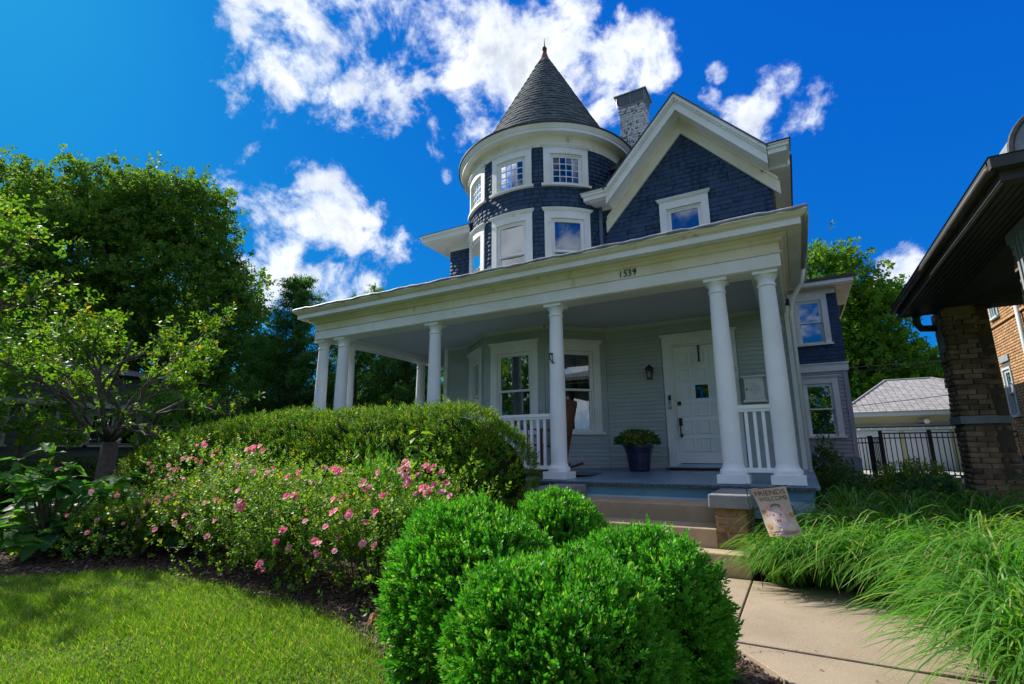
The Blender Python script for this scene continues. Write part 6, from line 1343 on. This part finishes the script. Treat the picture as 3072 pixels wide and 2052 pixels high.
conifer('shorter of two dark columnar evergreens by the left house', (-15.15,7.70,0.35), 2.15, .30, 1700, 251); conifer('taller of two dark columnar evergreens by the left house', (-14.72,7.95,0.35), 2.30, .36, 1900, 252); conifer('separate small columnar evergreen behind the hedge end', (-13.95,8.2,0.35), 2.0, .22, 1200, 253)
def clipped(label, c, rad, n, seed):
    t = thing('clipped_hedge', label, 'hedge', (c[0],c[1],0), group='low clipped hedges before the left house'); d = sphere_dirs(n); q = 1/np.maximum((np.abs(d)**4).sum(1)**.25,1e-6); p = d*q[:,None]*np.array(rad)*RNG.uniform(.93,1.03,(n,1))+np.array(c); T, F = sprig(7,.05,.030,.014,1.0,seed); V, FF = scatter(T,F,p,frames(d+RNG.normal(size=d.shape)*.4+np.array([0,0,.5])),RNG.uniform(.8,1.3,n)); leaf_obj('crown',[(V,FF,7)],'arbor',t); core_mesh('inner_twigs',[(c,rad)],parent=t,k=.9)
clipped('short clipped hedge left of the bare trunk', (-12.1,4.45,0.55), (0.42,0.38,0.46), 3000, 261); clipped('long clipped hedge right of the bare trunk', (-11.2,4.98,0.55), (0.72,0.42,0.50), 4400, 262); clipped('third clipped hedge at the left picture edge', (-13.0,3.9,0.55), (0.40,0.4,0.42), 2400, 263)
tree('back_tree','tall bright green tree rising behind the rear wing','tree',(2.2,35.0,0.4),5.0,0.3,[((2.2,34.5,10.6),(2.4,2.2,2.6)),((3.6,35.2,8.2),(2.2,2.0,2.2)),((5.0,36.0,9.6),(1.1,1.1,1.4)),((1.0,34.0,8.0),(2.4,2.2,3.0)),((3.2,35.0,5.6),(2.2,2.0,1.9)),((4.9,36.2,7.4),(1.0,1.0,0.9))],300,0.26,'bright_tree',270)
tree('back_tree','spreading green tree behind the garage roof','tree',(6.0,38.0,0.4),3.0,0.3,[((5.6,37.2,5.9),(2.3,2.0,1.8)),((7.4,38.6,4.9),(2.0,1.8,1.4)),((3.7,36.4,4.4),(2.2,2.0,1.7)),((8.8,39.2,3.9),(1.6,1.5,1.3)),((2.6,33.5,3.2),(1.2,1.2,1.4))],330,0.24,'bright_tree',280)
# ---- undergrowth on the right -----------------------------------------------
def weeds():
    def clump(name, label, c, rad, n, m, ls, seed, grp):
        t = thing(name, label, 'shrub', (c[0],c[1],-0.04), group=grp); d = sphere_dirs(n); d[:,2] = np.abs(d[:,2]); p = d*np.array(rad)*RNG.uniform(.3,1.0,(n,1))**.5+np.array(c); T, F = sprig(7,ls*1.6,ls,ls*.42,1.0,seed,droop=.2); V, FF = scatter(T,F,p,frames(d*.5+RNG.normal(size=d.shape)*.4+np.array([0,0,.7])),RNG.uniform(.7,1.3,n)); leaf_obj('foliage',[(V,FF,7)],m,t)
        mb = MB()
        for k in range(8): e = p[k*3]; mb.tube([(c[0]+random.uniform(-.1,.1),c[1]+random.uniform(-.1,.1),-.1),tuple(e)],[.006,.003],4)
        mb.build('stems','stem',t)
    G = 'leafy shrubs between the house and fence'
    clump('garden_shrub','dark leafy shrub at the foot of the rear wing',(0.62,11.6,0.0),(.55,.7,.85),420,'weed',.09,301,G); clump('garden_shrub','tall weedy plant under the rear wing window',(0.50,13.6,0.1),(.32,.4,1.35),260,'weed',.09,302,G)
    clump('garden_shrub','low dark shrub in front of the gate',(1.5,12.4,0.0),(.55,.7,.85),420,'yew',.08,303,G); clump('garden_shrub','shaded broad shrub beside the brick pier',(1.75,10.6,0.0),(.6,.6,.62),420,'hosta',.13,304,G)
    clump('garden_shrub','bronze tinted shrub below the fence post',(2.3,14.6,0.1),(.7,.6,.80),420,'rose_leaf',.08,305,G); clump('garden_shrub','dark groundcover shrub behind the grasses',(1.2,9.2,0.0),(.8,.7,.52),520,'weed',.09,306,G); clump('garden_shrub','dark shrub against the porch corner',(0.55,8.2,0.0),(.40,.9,.62),420,'weed',.08,307,G)
    for x, y in ((1.85,13.2),(2.25,13.0)):
        pass
    # young plant poking out of the hedge
    t = thing('sapling','pale green sapling poking up in front of the hedge','sapling',(-3.75,4.55,-0.04)); mb = MB(); mb.tube([(-3.75,4.55,-.1),(-3.72,4.5,.8),(-3.70,4.47,1.42)],[.012,.008,.004],5); mb.build('stem','stem',t); lm = leaf_surface('sapling_leaf',.20,.075,'cherry',.35,.2,wavy=.006)
    for k in range(18): z = .75+.68*k/18; a = k*2.4; place_leaf(lm,(-3.72+.02*math.cos(a),4.5+.02*math.sin(a),z),a,random.uniform(-.5,.3),random.uniform(-.3,.3),random.uniform(.6,1.0),t)
    t = thing('feathery_weed','fine leaved green weed between the pink roses','weed',(-3.75,4.05,-0.04)); n = 120; p = RNG.normal(size=(n,3))*np.array([.14,.10,.13])+np.array([-3.55,3.75,.80]); T, F = sprig(12,.16,.075,.010,.75,321); V, FF = scatter(T,F,p,frames(RNG.normal(size=(n,3))*.3+np.array([0,0,1.0])),RNG.uniform(.7,1.2,n)); leaf_obj('foliage',[(V,FF,12)],'fountain',t)
weeds()

tree('avenue_tree','green street tree across the road, mirrored in the bay window','tree',(-15.0,-11.0,-0.1),3.0,0.3,[((-15,-11,5.6),(4.2,3.0,4.2)),((-11.0,-11.5,4.8),(3.2,2.6,3.6))],60,0.4,'bright_tree',401)
tree('avenue_tree','second street tree across the road, mirrored in the door pane','tree',(-4.5,-12.5,-0.1),3.0,0.3,[((-4.5,-12.5,4.6),(3.6,3.0,3.6)),((0.0,-12.5,4.0),(2.8,2.4,3.0))],60,0.4,'bright_tree',411)

for i, (x, y, h, w, lab) in enumerate(((-20.5,17.5,4.6,2.6,'dense backyard tree left of the tall cypress'),(-14.8,20.5,5.2,3.0,'dense backyard tree seen through the left porch'),(-25.5,13.5,4.4,2.6,'backyard tree low behind the left house'),(-10.5,23.5,4.6,2.6,'backyard tree seen past the house corner'),(-17.5,14.2,3.4,1.9,'low backyard tree under the maple'))):
    tree('backyard_tree', lab, 'tree', (x,y,0.4), h*.35, 0.16, [((x,y,h*.55),(w,w*.8,h*.42)),((x+w*.6,y+.3,h*.40),(w*.7,w*.6,h*.32)),((x-w*.6,y-.3,h*.42),(w*.7,w*.6,h*.33))], 300, 0.20, 'maple', 501+i*7, group='dense trees behind the garden')

for i, (x, y, h, w, lab) in enumerate(((-14.6,4.4,3.3,1.15,'loose green tree in front of the left house roof'),(-13.9,6.6,2.9,0.9,'small leafy tree between the ornamental tree and evergreens'),(-14.4,2.6,3.6,1.2,'leafy tree before the left house at the picture edge'))):
    tree('yard_tree', lab, 'tree', (x,y,0.1), h*.45, 0.07, [((x,y,h*.72),(w,w*.9,h*.26)),((x+w*.5,y+.2,h*.58),(w*.6,w*.6,h*.20))], 330, 0.11, 'bright_tree', 601+i*7, group='small trees before the left house')

def edging_stone():
    b = MB(); n = 14; rings = []
    for k in range(6):
        f = k/5; z = -0.05+0.10*f
        for q in range(n):
            a = 2*math.pi*q/n; r = (0.10*(1-0.55*f**2.2))*(1+0.16*math.sin(q*2.3+k)+0.08*math.sin(q*5.1)); b.v.append((-2.72+1.25*r*math.cos(a), 2.98+0.8*r*math.sin(a), z+0.012*math.sin(q*1.7+k*2)))
    for k in range(5):
        for q in range(n): b.f.append((k*n+q, k*n+(q+1)%n, (k+1)*n+(q+1)%n, (k+1)*n+q))
    b.f.append(tuple(5*n+q for q in range(n)))
    tag(b.build('edging_stone','rust_stone'), 'rough rust orange stone at the foot of the roses','stone')
mat('rust_stone', (0.36,0.15,0.06), (0.22,0.09,0.04), rough=0.9, scale=14, bump=0.9, bscale=40)
edging_stone()
